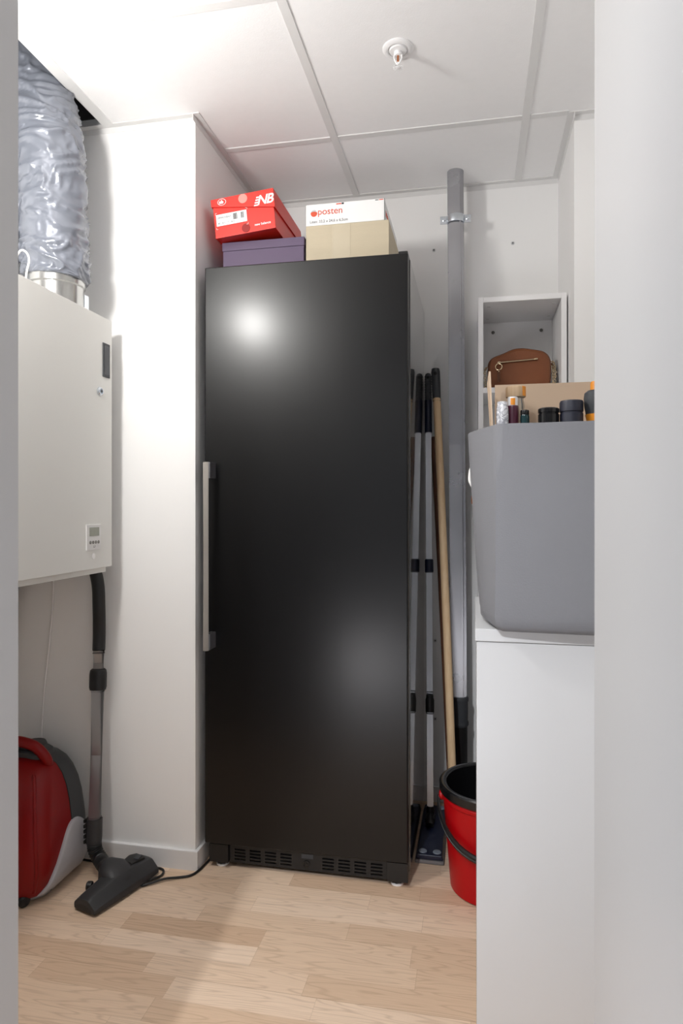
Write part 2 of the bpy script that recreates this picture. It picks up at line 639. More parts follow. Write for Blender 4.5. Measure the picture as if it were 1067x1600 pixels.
# ================================================================== refrigerator
FX0, FX1, FY, FZ = -0.811, -0.189, 1.905, 1.836
f = thing('refrigerator', 'tall black upright refrigerator with a long steel handle', 'refrigerator', (-0.5, 2.2, 0))
link('cabinet_body', Box(FX0 + 0.002, FX1 + 0.003, FY + 0.046, 2.49, 0.03, FZ - 0.002, bev=0.004), M_fside, f)
link('gasket', Box(FX0 + 0.014, FX1 - 0.014, FY + 0.035, FY + 0.047, 0.085, FZ - 0.014), M_blackm, f)
door = link('door', Box(FX0, FX1, FY, FY + 0.036, 0.076, FZ, bev=0.004, seg=3), M_fdoor, f)
hb = link('handle', Tube([(-0.788, FY - 0.045, 0.675), (-0.788, FY - 0.045, 1.238)], 0.0085, 20), M_steel, f)
for z in (0.700, 1.214):
    link('handle_bracket', Box(-0.793, -0.775, FY - 0.045, FY + 0.002, z - 0.024, z + 0.024, bev=0.002), M_brk, hb)
link('hinge_cover', Box(FX1 - 0.028, FX1 - 0.001, FY + 0.004, FY + 0.07, FZ, FZ + 0.007, bev=0.002), M_blackp, f)
# grille: plate with real slots
bm = new()
gx0, gx1, gz0, gz1 = FX0 + 0.075, FX1 - 0.062, 0.016, 0.071
slots = []
for half in (0, 1):
    for k in range(4):
        sx = (gx0 + 0.015 + k * 0.0485) if half == 0 else (gx1 - 0.014 - 0.035 - (3 - k) * 0.0485)
        slots.append((sx, sx + 0.035))
zs = [0.024, 0.034, 0.044, 0.054]
xc = sorted({gx0, gx1} | {v for s in slots for v in s})
zc = sorted({gz0, gz1} | {v for z in zs for v in (z, z + 0.0055)})
for i in range(len(xc) - 1):
    for j in range(len(zc) - 1):
        xm, zm = (xc[i] + xc[i + 1]) / 2, (zc[j] + zc[j + 1]) / 2
        if any(a < xm < b for a, b in slots) and any(z < zm < z + 0.0055 for z in zs):
            continue
        vs = [bm.verts.new((xx, FY + 0.018, zz)) for xx, zz in ((xc[i], zc[j]), (xc[i + 1], zc[j]), (xc[i + 1], zc[j + 1]), (xc[i], zc[j + 1]))]
        bm.faces.new(vs)
bmesh.ops.remove_doubles(bm, verts=bm.verts, dist=1e-6)
ex = bmesh.ops.extrude_face_region(bm, geom=bm.faces[:])
bmesh.ops.translate(bm, verts=[g for g in ex['geom'] if isinstance(g, bmesh.types.BMVert)], vec=(0, 0.006, 0))
pl = link('plinth_grille', bm, M_blackp, f)
link('grille_shadow_plate', Box(gx0, gx1, FY + 0.04, FY + 0.044, gz0, gz1), M_blackm, pl)
for cx, a in ((gx0 - 0.0325, -1), (gx1 + 0.031, 1)):
    link('plinth_corner', Box(cx - 0.0315, cx + 0.030, FY + 0.008, FY + 0.07, 0.016, 0.072, bev=0.002), M_blackp, f)
link('plinth_lock', Lathe([(0.0105, 0), (0.0105, 0.004), (0.008, 0.0045), (0.007, 0.003), (0.004, 0.003), (0.0035, 0.0045)], ((gx0 + gx1) / 2, FY + 0.018, 0.036), (0, -1, 0), 28), M_blackgl, f)
link('plinth_badge', Box((gx0 + gx1) / 2 - 0.016, (gx0 + gx1) / 2 + 0.02, FY + 0.0165, FY + 0.019, 0.052, 0.066), M_grip, f)
for x in (FX0 + 0.045, FX1 - 0.035):
    for y in (FY + 0.035, 2.44):
        ft = link('foot', Lathe([(0.011, 0.006), (0.017, 0.006), (0.017, 0.012), (0.011, 0.018), (0.011, 0.032)], (x, y, 0), seg=8), M_blackp, f)
        link('foot_pad', Lathe([(0.019, 0), (0.019, 0.005), (0.015, 0.0065)], (x, y, 0), seg=16), M_white, ft)

# ================================================================== boxes on the refrigerator
TZ = FZ
pb = thing('purple_shoebox', 'flat purple cardboard box with lid, underneath the tilted red shoebox', 'box', (-0.65, 2.15, TZ))
link('box_base', Box(-0.786, -0.521, 1.993, 2.32, TZ, TZ + 0.100, bev=0.001), M_purple, pb)
link('lid', Box(-0.788, -0.519, 1.990, 2.323, TZ + 0.080, TZ + 0.107, bev=0.0015), M_purple, pb)
PT = TZ + 0.107

rb = thing('red_shoebox', 'red shoebox with white lettering, lying tilted on top of the purple box', 'box', (-0.70, 2.12, PT))
roll = Matrix.Translation((-0.797, 1.953, PT)) @ Matrix.Rotation(math.radians(-5.6), 4, 'Y')
BW, BH, BL = 0.202, 0.121, 0.33
bm = new()
box(bm, 0.002, BW - 0.004, 0.002, BL - 0.004, 0.0, BH - 0.004, bev=0.001, mtx=roll)
link('box_base', bm, M_shoered, rb)
bm = new()
hull8(bm, [roll @ V(p) for p in ((-0.002, -0.002, BH - 0.022), (BW, -0.002, BH - 0.058), (BW, BL, BH - 0.050), (-0.002, BL, BH - 0.05),
                                 (-0.002, -0.002, BH), (BW, -0.002, BH), (BW, BL, BH), (-0.002, BL, BH))])
lid = link('lid', bm, M_shoered, rb)
R3 = roll.to_3x3()
ux, uz = R3 @ V((1, 0, 0)), R3 @ V((0, 0, 1))


def rp(x, z, d=0.0026):
    return roll @ V((x, -d, z))


lab = new()
hull8(lab, [rp(0.010, 0.036, -0.001), rp(0.110, 0.036, -0.001), rp(0.110, 0.036, 0.0), rp(0.010, 0.036, 0.0),
            rp(0.010, 0.072, -0.001), rp(0.110, 0.072, -0.001), rp(0.110, 0.072, 0.0), rp(0.010, 0.072, 0.0)])
lb = link('size_label', lab, M_wprint, rb)
lb['label'] = 'white size label with barcode'
text('label_print', 'UR00CKBAA', 0.0082, M_ink, rp(0.013, 0.0585, 0.0004), ux, uz, lb)
text('label_print', '40   8.5   7   26.5', 0.008, M_ink, rp(0.014, 0.041, 0.0004), ux, uz, lb)
bm = new()
x = 0.066
for gx, n in ((0.066, 9), (0.091, 7)):
    x = gx
    for k in range(n):
        wd = random.choice((0.0006, 0.0009, 0.0014))
        hull8(bm, [rp(x, 0.049, -0.0), rp(x + wd, 0.049, 0), rp(x + wd, 0.049, 0.0005), rp(x, 0.049, 0.0005),
                   rp(x, 0.068, 0), rp(x + wd, 0.068, 0), rp(x + wd, 0.068, 0.0005), rp(x, 0.068, 0.0005)])
        x += wd + random.choice((0.0007, 0.0011))
link('barcode', bm, M_inkd, lb)
for cx, cz, sx, sz in ((0.008, 0.078, 1, -1), (0.113, 0.078, -1, -1), (0.008, 0.026, 1, 1), (0.113, 0.026, -1, 1)):   # corner brackets round the label
    bm = new()
    for dx, dz in ((0.006, 0.0008), (0.0008, 0.006)):
        xa, xb = sorted((cx, cx + sx * dx))
        za, zb = sorted((cz, cz + sz * dz))
        hull8(bm, [rp(xa, za, -0.001), rp(xb, za, -0.001), rp(xb, za, 0), rp(xa, za, 0), rp(xa, zb, -0.001), rp(xb, zb, -0.001), rp(xb, zb, 0), rp(xa, zb, 0)])
    link('label_corner', bm, M_wprint, rb)
text('printed_name', 'new balance', 0.0105, M_wprint, rp(0.132, 0.017, -0.0017), ux, uz, rb, bold=0.00012)
# finger hole in the base
hc = rp(0.103, 0.012, 0)
link('finger_hole', Lathe([(0.0135, -0.001), (0.0135, 0.0012)], rp(0.103, 0.016, -0.002), -(R3 @ V((0, 1, 0))), 28), M_shoedark, rb)
link('finger_tab', Lathe([(0.0145, -0.001), (0.0145, 0.0012)], rp(0.103, BH - 0.0145, 0.0015), -(R3 @ V((0, 1, 0))), 28), M_pprint, lid)
# lid emblem (ring with word) and letter logo with speed stripes
bm = new()
ec_ = rp(0.034, BH - 0.0125, 0.0022)
torus(bm, ec_, 0.0098, 0.0007, R3 @ V((0, 1, 0)), 32, 6)
for v in bm.verts:
    v.co += ux * (v.co - ec_).dot(ux) * 0.35
em = link('lid_emblem', bm, M_wprint, lid)
text('emblem_word', 'nb', 0.0135, M_wprint, rp(0.0255, BH - 0.0165, 0.0022), ux, uz, em, bold=0.0008)
lg = text('letter_logo', 'NB', 0.040, M_wprint, rp(0.1465, BH - 0.043, 0.0022), ux, uz, lid, shear=0.32, bold=0.0009, space=0.90)
bm = new()
for k in range(4):
    z0 = BH - 0.0455 + k * 0.0078
    x0, x1 = 0.1365 + k * 0.0030, 0.150 + k * 0.0022
    hull8(bm, [rp(x0, z0, 0.002), rp(x1, z0, 0.002), rp(x1, z0, 0.0025), rp(x0, z0, 0.0025),
               rp(x0 + 0.0012, z0 + 0.0042, 0.002), rp(x1 + 0.0012, z0 + 0.0042, 0.002), rp(x1 + 0.0012, z0 + 0.0042, 0.0025), rp(x0 + 0.0012, z0 + 0.0042, 0.0025)])
link('logo_stripes', bm, M_wprint, lid)

cb = thing('cardboard_box', 'plain beige cardboard box taped down the front, standing beside the purple box', 'box', (-0.38, 2.2, TZ))
BX0, BX1, BY, BZ = -0.516, -0.256, 2.0, 1.977
link('carton', Box(BX0, BX1, BY, 2.30, TZ, BZ, bev=0.0015), M_card, cb)
bm = new()
tx0, tx1 = -0.431, -0.375
box(bm, tx0, tx1, BY - 0.0006, BY + 0.001, TZ + 0.002, BZ - 0.002)
link('tape', bm, M_tape, cb)
pc = thing('parcel_box', 'flat white parcel box with an orange logo on the front, atop the plain beige box', 'box', (-0.39, 2.16, BZ))
PX0, PX1, PZ = -0.5155, -0.270, BZ + 0.066
link('carton', Box(PX0, PX1, BY, BY + 0.332, BZ, PZ, bev=0.001), M_parcel, pc)
text('printed_name', 'posten', 0.029, M_oink, (PX0 + 0.037, BY - 0.0006, BZ + 0.0325), (1, 0, 0), (0, 0, 1), pc)
lc = V((PX0 + 0.0255, BY, BZ + 0.038))


def disc_part(bm, a0, a1, chord_bulge, n=24):
    pts = [lc + V((math.cos(a0 + (a1 - a0) * k / n) * 0.0105, -0.0003, math.sin(a0 + (a1 - a0) * k / n) * 0.0105)) for k in range(n + 1)]
    A, B = pts[-1], pts[0]
    for k in range(1, 10):
        t = k / 10
        q = A.lerp(B, t)
        nrm = V((-(B - A).z, 0, (B - A).x)).normalized()
        pts.append(q + nrm * chord_bulge * math.sin(PI * t))
    vs = [bm.verts.new(p) for p in pts]
    fc = bm.faces.new(vs)
    e = bmesh.ops.extrude_face_region(bm, geom=[fc])
    bmesh.ops.translate(bm, verts=[g for g in e['geom'] if isinstance(g, bmesh.types.BMVert)], vec=(0, -0.0004, 0))


bm = new()
disc_part(bm, math.radians(165), math.radians(375), -0.003)
lgp = link('logo', bm, M_oink, pc)
bm = new()
disc_part(bm, math.radians(35), math.radians(158), 0.0)
link('logo_upper', bm, mat('silver_print', (190, 190, 192), 0.4), lgp)
text('size_print', 'Liten: 33,2 x 24,6 x 6,5cm', 0.0115, M_ink, (PX0 + 0.012, BY - 0.0006, BZ + 0.008), (1, 0, 0), (0, 0, 1), pc)
bm = new()
box(bm, PX0 + 0.096, PX0 + 0.112, BY - 0.0006, BY + 0.001, PZ - 0.006, PZ - 0.003)
link('edge_print', bm, M_oink, pc)
bm = new()
box(bm, PX1 - 0.016, PX1 - 0.003, BY - 0.0006, BY + 0.001, PZ - 0.0045, PZ - 0.002)
link('edge_print', bm, M_oink, pc)
bm = Box(PX0 + 0.113, PX0 + 0.120, BY - 0.0006, BY + 0.001, PZ - 0.0065, PZ - 0.002)
link('edge_print', bm, M_inkd, pc)
bm = new()
box(bm, PX1 - 0.028, PX1 - 0.018, BY - 0.0006, BY + 0.001, PZ - 0.0045, PZ - 0.0025)
link('edge_print', bm, M_inkd, pc)
text('side_print', 'posten', 0.03, M_oink, (PX1 + 0.0004, BY + 0.03, BZ + 0.028), (0, 1, 0), (0, 0, 1), pc)
link('edge_tape', Box(PX1 - 0.0005, PX1 + 0.0008, BY - 0.0008, BY + 0.004, BZ, PZ), M_grip, pc)

# ================================================================== drain pipe
pp = thing('drain_pipe', 'vertical galvanised drain pipe clamped to the back wall', 'pipe', (-0.06, 2.39, 0))
pa, pbm = V((-0.056, 2.39, 0.335)), V((-0.0685, 2.39, C + 0.02))
pt = link('pipe', Tube([pa, pbm], 0.0285, 40), M_galv, pp)
dirp = (pbm - pa).normalized()
bm = Box(0.0145, 0.0175, -0.0252, -0.0228, 0.34, 2.29)
for v in bm.verts:
    v.co += V((pa.x + (v.co.z - pa.z) * (pbm.x - pa.x) / (pbm.z - pa.z), 2.39, 0))
link('seam', bm, M_galv, pt)
link('coupling', Lathe([(0.031, 0), (0.034, 0.006), (0.034, 0.014), (0.031, 0.02), (0.0315, 0.085), (0.034, 0.09), (0.034, 0.10), (0.030, 0.106)], (-0.056, 2.39, 0.327), seg=40), M_grip, pp)
link('lower_pipe', Lathe([(0.030, 0), (0.030, 0.33)], (-0.056, 2.39, 0), seg=36), M_blackp, pp)
bm = new()
zc_ = 2.124
cx_ = -0.0675
rs = []
for k in range(25):
    a = PI + PI * k / 24
    for_ = []
    for (dr, dz) in ((0.0002, -0.013), (0.0032, -0.013), (0.0048, 0.0), (0.0032, 0.013), (0.0002, 0.013)):
        r_ = 0.0285 + dr
        for_.append(V((cx_ + r_ * math.cos(a), 2.39 + r_ * math.sin(a), zc_ + dz)))
    rs.append(for_)
rings(bm, rs, True, True)
for s in (-1, 1):
    xa, xb = sorted((cx_ + s * 0.0265, cx_ + s * 0.054))
    box(bm, xa, xb, 2.384, 2.388, zc_ - 0.014, zc_ + 0.014, bev=0.001)
cl = link('clamp', bm, M_zinc, pp)
for s in (-1, 1):
    link('screw', Lathe([(0.0055, 0), (0.0055, 0.002), (0.003, 0.003), (0.0028, 0.001), (0.001, 0.001)], (cx_ + s * 0.041, 2.384, zc_), (0, -1, 0), 16), M_zinc, cl)
link('wall_stud', Tube([(cx_, 2.39, zc_), (cx_, YB + 0.01, zc_)], 0.004, 12), M_zinc, cl)

# ================================================================== wall plugs
plugs = [(-0.151, 2.066, 'small metal screw in the back wall, left of the pipe above the refrigerator'),
         (0.136, 2.07, 'small metal screw in the back wall, right of the pipe above the shelf'),
         (-0.146, 0.602, 'small dark screw in the back wall beside the mop, upper of two'),
         (-0.146, 0.309, 'small dark screw in the back wall beside the mop, lower of two'),
         (-0.078, 1.442, 'tiny screw low on the back wall between broom and pipe')]
for i, (px, pz, lb_) in enumerate(plugs[:4]):
    o = link('wall_screw', Lathe([(0.0064, -0.001), (0.0064, 0.0012), (0.0048, 0.0022), (0.001, 0.0022)], (px, YB, pz), (0, -1, 0), 20), M_stud2, None, origin=(px, YB, pz))
    tag(o, lb_, 'screw', 'screws in the back wall')
    link('screw_hole', Lathe([(0.0024, 0), (0.0024, 0.003)], (px, YB, pz), (0, -1, 0), 12), M_blackm, o)

# ================================================================== narrow shelf
sh = thing('shelf_unit', 'narrow white open shelf unit against the back wall, holding the brown handbag', 'shelf', (0.155, 2.37, 0))
SX0, SX1, SY0, SY1, SZ = 0.010, 0.290, 2.235, 2.50, 1.795
pt_ = 0.017
for x0 in (SX0, SX1 - pt_):
    link('side_panel', Box(x0, x0 + pt_, SY0, SY1, 0.0, SZ, bev=0.0008), M_white, sh)
link('top_panel', Box(SX0 + pt_, SX1 - pt_, SY0 + 0.0005, SY1, SZ - pt_, SZ, bev=0.0008), M_white, sh)
for z in (0.05, 0.42, 0.79, 1.14, 1.497):
    link('shelf_board', Box(SX0 + pt_, SX1 - pt_, SY0 + 0.001, SY1 - 0.006, z - pt_, z, bev=0.0008), M_white, sh)
bp_ = link('back_panel', Box(SX0 + pt_, SX1 - pt_, SY1 - 0.006, SY1, 0.03, SZ - pt_), M_white, sh)
for x in (SX0 + 0.055, SX1 - 0.055):
    link('fixing_screw', Lathe([(0.006, -0.001), (0.006, 0.0015), (0.003, 0.003), (0.001, 0.003)], (x, SY1 - 0.006, SZ - 0.052), (0, -1, 0), 18), M_btn, bp_)
for x in (SX0 + 0.035, SX1 - 0.035):
    for y in (2.29, 2.44):
        link('cam_cover', Lathe([(0.006, 0), (0.006, 0.0012), (0.004, 0.0016)], (x, y, SZ - pt_), (0, 0, -1), 14), M_bar, sh)

# ================================================================== handbag
HZ = 1.497
hbag = thing('handbag', 'brown leather handbag with front zip and gold ring pull on the shelf', 'handbag', (0.152, 2.33, HZ))
outl = [(0.046, 0.006), (0.060, 0.0), (0.230, 0.0), (0.244, 0.006), (0.249, 0.03), (0.250, 0.06), (0.249, 0.088), (0.244, 0.106), (0.234, 0.119),
        (0.218, 0.128), (0.190, 0.134), (0.160, 0.139), (0.135, 0.139), (0.115, 0.134), (0.092, 0.124), (0.068, 0.116), (0.052, 0.107), (0.045, 0.094), (0.042, 0.06), (0.043, 0.03)]
oc = catmull([(x, 0, z) for x, z in outl] + [(outl[0][0], 0, outl[0][1])], 3)[:-1]
cxm = 0.147
czm = 0.065
bm = new()
rs = []
for y, sc in ((2.290, 0.84), (2.2865, 0.90), (2.289, 0.955), (2.296, 0.985), (2.31, 1.0), (2.35, 1.0), (2.364, 0.985), (2.371, 0.95), (2.373, 0.90)):
    rs.append([V((cxm + (p.x - cxm) * sc, y, HZ + max(0.0, czm + (p.z - czm) * sc) if sc < 1 else HZ + p.z)) for p in oc])
for r in rs:
    for p in r:
        if p.z - HZ < 0.012:
            p.z = HZ + max(0.0, (p.z - HZ) * 0.4)
rings(bm, rs)
body = link('bag_body', bm, M_leather, hbag, sharp=60)
bm = new()
tube(bm, [V((cxm + (p.x - cxm) * 0.945, 2.2895, HZ + czm + (p.z - czm) * 0.945)) for p in oc if p.z > 0.012], 0.0016, 8)
tube(bm, [V((p.x, 2.33, HZ + p.z + 0.0005)) for p in oc if p.z > 0.08], 0.0016, 8)
link('piping', bm, M_leatherd, body)
bm = Box(0.073, 0.205, 2.2845, 2.288, 0, 0.0055, bev=0.0008)
for v in bm.verts:
    v.co.z += HZ + 0.088 + (v.co.x - 0.073) * 0.055
zp = link('zip', bm, M_leatherd, hbag)
bm = Box(0.074, 0.203, 2.2828, 2.2848, 0.0015, 0.0042)
box(bm, 0.075, 0.084, 2.281, 2.285, -0.0005, 0.006, bev=0.0008)
box(bm, 0.194, 0.204, 2.281, 2.285, 0.0, 0.0055, bev=0.0008)
for v in bm.verts:
    v.co.z += HZ + 0.088 + (v.co.x - 0.073) * 0.055
link('zip_teeth', bm, M_gold, zp)
link('ring_pull', torus(new(), (0.078, 2.281, HZ + 0.076), 0.0105, 0.0016, (0, 1, 0), 30, 8), M_gold, zp)
bm = Box(0.0735, 0.0825, 2.2795, 2.2825, HZ + 0.025, HZ + 0.066, bev=0.001)
tl = link('leather_tassel', bm, M_leatherd, zp)
link('tassel_stud', Lathe([(0.0022, 0), (0.0022, 0.001), (0.0008, 0.002)], (0.078, 2.2795, HZ + 0.061), (0, -1, 0), 12), M_gold, tl)


def chain(pts):
    P = catmull(pts, 8)
    bm = new()
    acc = 0.0
    k = 0
    for a, b in zip(P[:-1], P[1:]):
        acc += (b - a).length
        if acc > 0.0052:
            acc = 0
            d = (b - a).normalized()
            s = frame(d)[k % 2]
            k += 1
            t2 = new()
            torus(t2, (0, 0, 0), 0.0036, 0.0010, (0, 0, 1), 12, 6)
            mt = Matrix((d * 1.25, s, d.cross(s))).transposed().to_4x4()
            mt.translation = a
            me = bpy.data.meshes.new('t')
            t2.to_mesh(me)
            t2.free()
            n0 = len(bm.verts)
            bm.from_mesh(me)
            bpy.data.meshes.remove(me)
            bm.verts.ensure_lookup_table()
            bmesh.ops.transform(bm, matrix=mt, verts=bm.verts[n0:])
    return bm


link('chain_strap', chain([(0.249, 2.32, HZ + 0.097), (0.258, 2.305, HZ + 0.085), (0.261, 2.295, HZ + 0.05), (0.259, 2.29, HZ + 0.012), (0.266, 2.28, HZ + 0.004)]), M_gold, hbag)
link('chain_strap', chain([(0.252, 2.32, HZ + 0.095), (0.254, 2.30, HZ + 0.06), (0.254, 2.29, HZ + 0.01)]), M_gold, hbag)
link('chain_strap', chain([(0.043, 2.32, HZ + 0.085), (0.034, 2.31, HZ + 0.072), (0.034, 2.30, HZ + 0.04), (0.036, 2.295, HZ + 0.006)]), M_gold, hbag)
link('strap_end', Tube([(0.253, 2.345, HZ + 0.094), (0.262, 2.34, HZ + 0.08), (0.267, 2.34, HZ + 0.066)], 0.0035, 8, 4), M_leatherd, hbag)

# ================================================================== low white cabinet
wc = thing('white_cabinet', 'low white cabinet beneath the grey felt storage bag, right by the doorway', 'cabinet', (0.29, 1.57, 0))
CT = 0.866
link('body', Box(0.003, 0.60, 1.333, 1.80, 0.0, CT - 0.026, bev=0.002), M_gloss, wc)
link('top_panel', Box(0.0, 0.605, 1.33, 1.80, CT - 0.025, CT, bev=0.0025), M_gloss, wc)

# ================================================================== grey felt bag
gb = thing('storage_bag', 'large grey felt storage bag filled with bottles, on the low white cabinet', 'storage bag', (0.2, 1.48, CT))
top = [(0.041, 1.318), (0.10, 1.308), (0.217, 1.297), (0.40, 1.297), (0.43, 1.33), (0.43, 1.64), (0.40, 1.68), (0.10, 1.68), (0.02, 1.66), (-0.006, 1.62), (-0.014, 1.55), (-0.013, 1.47), (0.010, 1.40)]
bot = [(0.037, 1.296), (0.10, 1.288), (0.217, 1.280), (0.39, 1.285), (0.41, 1.32), (0.41, 1.62), (0.38, 1.66), (0.10, 1.66), (0.04, 1.64), (0.022, 1.60), (0.016, 1.53), (0.014, 1.45), (0.018, 1.38)]
lv = []
Zl = [0.0, 0.004, 0.012, 0.03, 0.06, 0.12, 0.20, 0.28, 0.34, 0.385, 0.4]
for z in Zl:
    t = z / 0.4
    ins = {0.0: 0.022, 0.004: 0.012, 0.012: 0.004, 0.03: 0.0}.get(z, 0.0)
    ring = []
    for (tx, ty), (bx, by) in zip(top, bot):
        s = t ** 0.8
        x = bx + (tx - bx) * s
        y = by + (ty - by) * s
        cxb, cyb = 0.21, 1.47
        dl = math.hypot(x - cxb, y - cyb)
        k = 1 - ins / dl
        x, y = cxb + (x - cxb) * k, cyb + (y - cyb) * k
        ring.append(V((x, y, CT + z)))
    closed = catmull([tuple(p) for p in ring] + [tuple(ring[0])], 4)[:-1]
    rr = []
    for p in closed:
        wob = noise.noise(V((p.x * 14, p.y * 14, p.z * 7))) * 0.0022 * min(1, z / 0.05)
        d = V((p.x - 0.21, p.y - 1.47, 0)).normalized()
        # sagging folds in the front panel
        rim = 0.0
        if z >= 0.4:
            rim = 0.002 * noise.noise(V((p.x * 9, p.y * 9, 3)))
        rr.append(V((p.x + d.x * wob, p.y + d.y * wob, p.z + rim)))
    lv.append(rr)
bm = new()
rings(bm, lv, True, False)
inner = []
for z, src in ((0.4, lv[-1]), (0.25, lv[6]), (0.01, lv[4])):
    rr = []
    for p in src:
        d = V((p.x - 0.21, p.y - 1.47, 0)).normalized()
        rr.append(V((p.x - d.x * 0.005, p.y - d.y * 0.005, CT + z)))
    inner.append(rr)
vi = rings(bm, inner, False, True)
bm.verts.ensure_lookup_table()
# rim between outside and inside
n = len(lv[-1])
base_i = n * (len(Zl) - 1)
bm.verts.ensure_lookup_table()
for i in range(n):
    j = (i + 1) % n
    bm.faces.new((bm.verts[base_i + i], bm.verts[base_i + j], vi[0][j], vi[0][i]))
gbody = link('bag_body', bm, M_felt, gb, sharp=60)
# rope handle on the left side
hd = link('side_handle', Tube([(-0.003, 1.52, 1.20), (-0.0095, 1.52, 1.187), (-0.011, 1.52, 1.165), (-0.003, 1.52, 1.147)], 0.004, 10, 5), M_cream, gb)
link('rope_end', Tube([(-0.003, 1.515, 1.142), (-0.0065, 1.515, 1.125), (-0.006, 1.515, 1.112)], 0.0018, 8, 3), M_copper, hd)

# ------------------------------------------------------------------ open carton in the bag
oc_ = thing('open_carton', 'open brown carton with raised flaps, sitting inside the grey storage bag', 'box', (0.22, 1.52, CT + 0.012))
z0c = CT + 0.012
bm = Box(0.034, 0.395, 1.415, 1.60, z0c, 1.10)
box(bm, 0.034, 0.037, 1.415, 1.60, 1.10, 1.283)
box(bm, 0.392, 0.395, 1.415, 1.60, 1.10, 1.283)
box(bm, 0.037, 0.392, 1.415, 1.418, 1.10, 1.262)
box(bm, 0.037, 0.392, 1.597, 1.60, 1.10, 1.283)
link('carton', bm, M_kraft, oc_)
bm = new()
hull8(bm, [(0.046, 1.597, 1.283), (0.390, 1.597, 1.283), (0.390, 1.60, 1.283), (0.046, 1.60, 1.283), (0.046, 1.602, 1.392), (0.390, 1.602, 1.392), (0.390, 1.605, 1.392), (0.046, 1.605, 1.392)])
link('flap', bm, M_kraft, oc_)
bm = new()
hull8(bm, [(0.034, 1.43, 1.283), (0.037, 1.43, 1.283), (0.037, 1.585, 1.283), (0.034, 1.585, 1.283), (0.0285, 1.436, 1.392), (0.0325, 1.436, 1.392), (0.0305, 1.58, 1.392), (0.0275, 1.58, 1.392)])
link('flap', bm, M_kraft, oc_)

# ------------------------------------------------------------------ bottles in the carton
ZB = 1.10


def bottle(name, x, y, label, cat='bottle'):
    t = thing(name, label, cat, (x, y, ZB), 'bottles and jars in the grey bag')
    return t


t = bottle('marbled_bottle', 0.0568, 1.441, 'white marbled bottle, leftmost in the grey bag')
link('bottle_body', Lathe([(0.0115, 0), (0.0130, 0.003), (0.0130, 0.205), (0.0120, 0.215), (0.0108, 0.22), (0.0106, 0.227), (0.009, 0.2275)], (0.0568, 1.441, ZB), seg=28), M_marble, t)
t = bottle('plum_bottle', 0.079, 1.462, 'plum coloured bottle with orange and white neck label, right of the marbled one')
link('bottle_body', Lathe([(0.0105, 0), (0.0125, 0.004), (0.0125, 0.19), (0.0128, 0.192), (0.0128, 0.216), (0.012, 0.221)], (0.079, 1.462, ZB), seg=28), M_plum, t)
cp = link('cap', Lathe([(0.0108, 0.221), (0.0108, 0.238), (0.010, 0.24)], (0.079, 1.462, ZB), seg=28), M_wprint, t)
bm = new()
rs = []
for k in range(9):
    a = math.radians(-115 + 50 * k / 8)
    rs.append([V((0.079 + r_ * math.cos(a), 1.462 + r_ * math.sin(a), ZB + z)) for r_, z in ((0.0104, 0.222), (0.0113, 0.222), (0.0113, 0.2365), (0.0104, 0.2365))])
rings(bm, rs)
link('orange_label', bm, M_orange, cp)
t = bottle('lidded_glass_jar', 0.087, 1.495, 'clear glass jar with wooden lid and orange tab')
link('jar_body', Lathe([(0.0175, 0), (0.019, 0.004), (0.019, 0.225), (0.017, 0.24), (0.017, 0.248)], (0.087, 1.495, ZB), seg=32), M_glass, t)
ld = link('wooden_lid', Lathe([(0.0205, 0.244), (0.0212, 0.246), (0.0212, 0.264), (0.0195, 0.267)], (0.087, 1.495, ZB), seg=32), M_beech, t)
bm = new()
rs = []
for k in range(9):
    a = math.radians(-50 + 46 * k / 8)
    rs.append([V((0.087 + r_ * math.cos(a), 1.495 + r_ * math.sin(a), ZB + z)) for r_, z in ((0.0205, 0.2455), (0.0218, 0.2455), (0.0218, 0.2665), (0.0205, 0.2665))])
rings(bm, rs)
link('orange_tab', bm, M_orange, ld)
t = bottle('teal_bottle', 0.1035, 1.452, 'small dark teal bottle between the glass jar and the black lid')
link('bottle_body', Lathe([(0.008, 0), (0.0095, 0.003), (0.0095, 0.196), (0.0085, 0.2)], (0.1035, 1.452, ZB), seg=24), M_teal, t)
link('cap', Lathe([(0.009, 0.2), (0.009, 0.2085), (0.008, 0.21)], (0.1035, 1.452, ZB), seg=24), M_blackgl, t)
t = bottle('black_lidded_jar', 0.152, 1.455, 'jar with glossy black ridged lid, left of the navy flask')
link('jar_body', Lathe([(0.018, 0), (0.020, 0.004), (0.020, 0.178)], (0.152, 1.455, ZB), seg=32), M_blackp, t)
link('lid', Lathe([(0.021, 0.178), (0.0215, 0.18), (0.0215, 0.1995), (0.0200, 0.2003), (0.0200, 0.2025), (0.0215, 0.2033), (0.0215, 0.211), (0.019, 0.213)], (0.152, 1.455, ZB), seg=36), M_blackgl, t)
t = bottle('navy_flask', 0.198, 1.455, 'dark navy flask with a banded matt lid, tallest of the dark lids')
link('flask_body', Lathe([(0.020, 0), (0.0235, 0.004), (0.0235, 0.176), (0.0225, 0.178)], (0.198, 1.455, ZB), seg=36), M_ink_navy, t)
link('lid', Lathe([(0.0230, 0.178), (0.0236, 0.18), (0.0236, 0.2), (0.0222, 0.2015), (0.0222, 0.203), (0.0240, 0.2045), (0.0240, 0.223), (0.0225, 0.2268), (0.018, 0.2275)], (0.198, 1.455, ZB), seg=36), M_ink_navy, t)
t = bottle('banded_flask', 0.252, 1.462, 'dark flask with orange band, half hidden by the doorway edge')
bm = Lathe([(0.022, 0), (0.024, 0.004), (0.0215, 0.180), (0.0225, 0.19), (0.0275, 0.215), (0.0285, 0.232), (0.0270, 0.243), (0.021, 0.248)], (0.252, 1.462, ZB), seg=36)
link('flask_body', bm, M_grip, t)
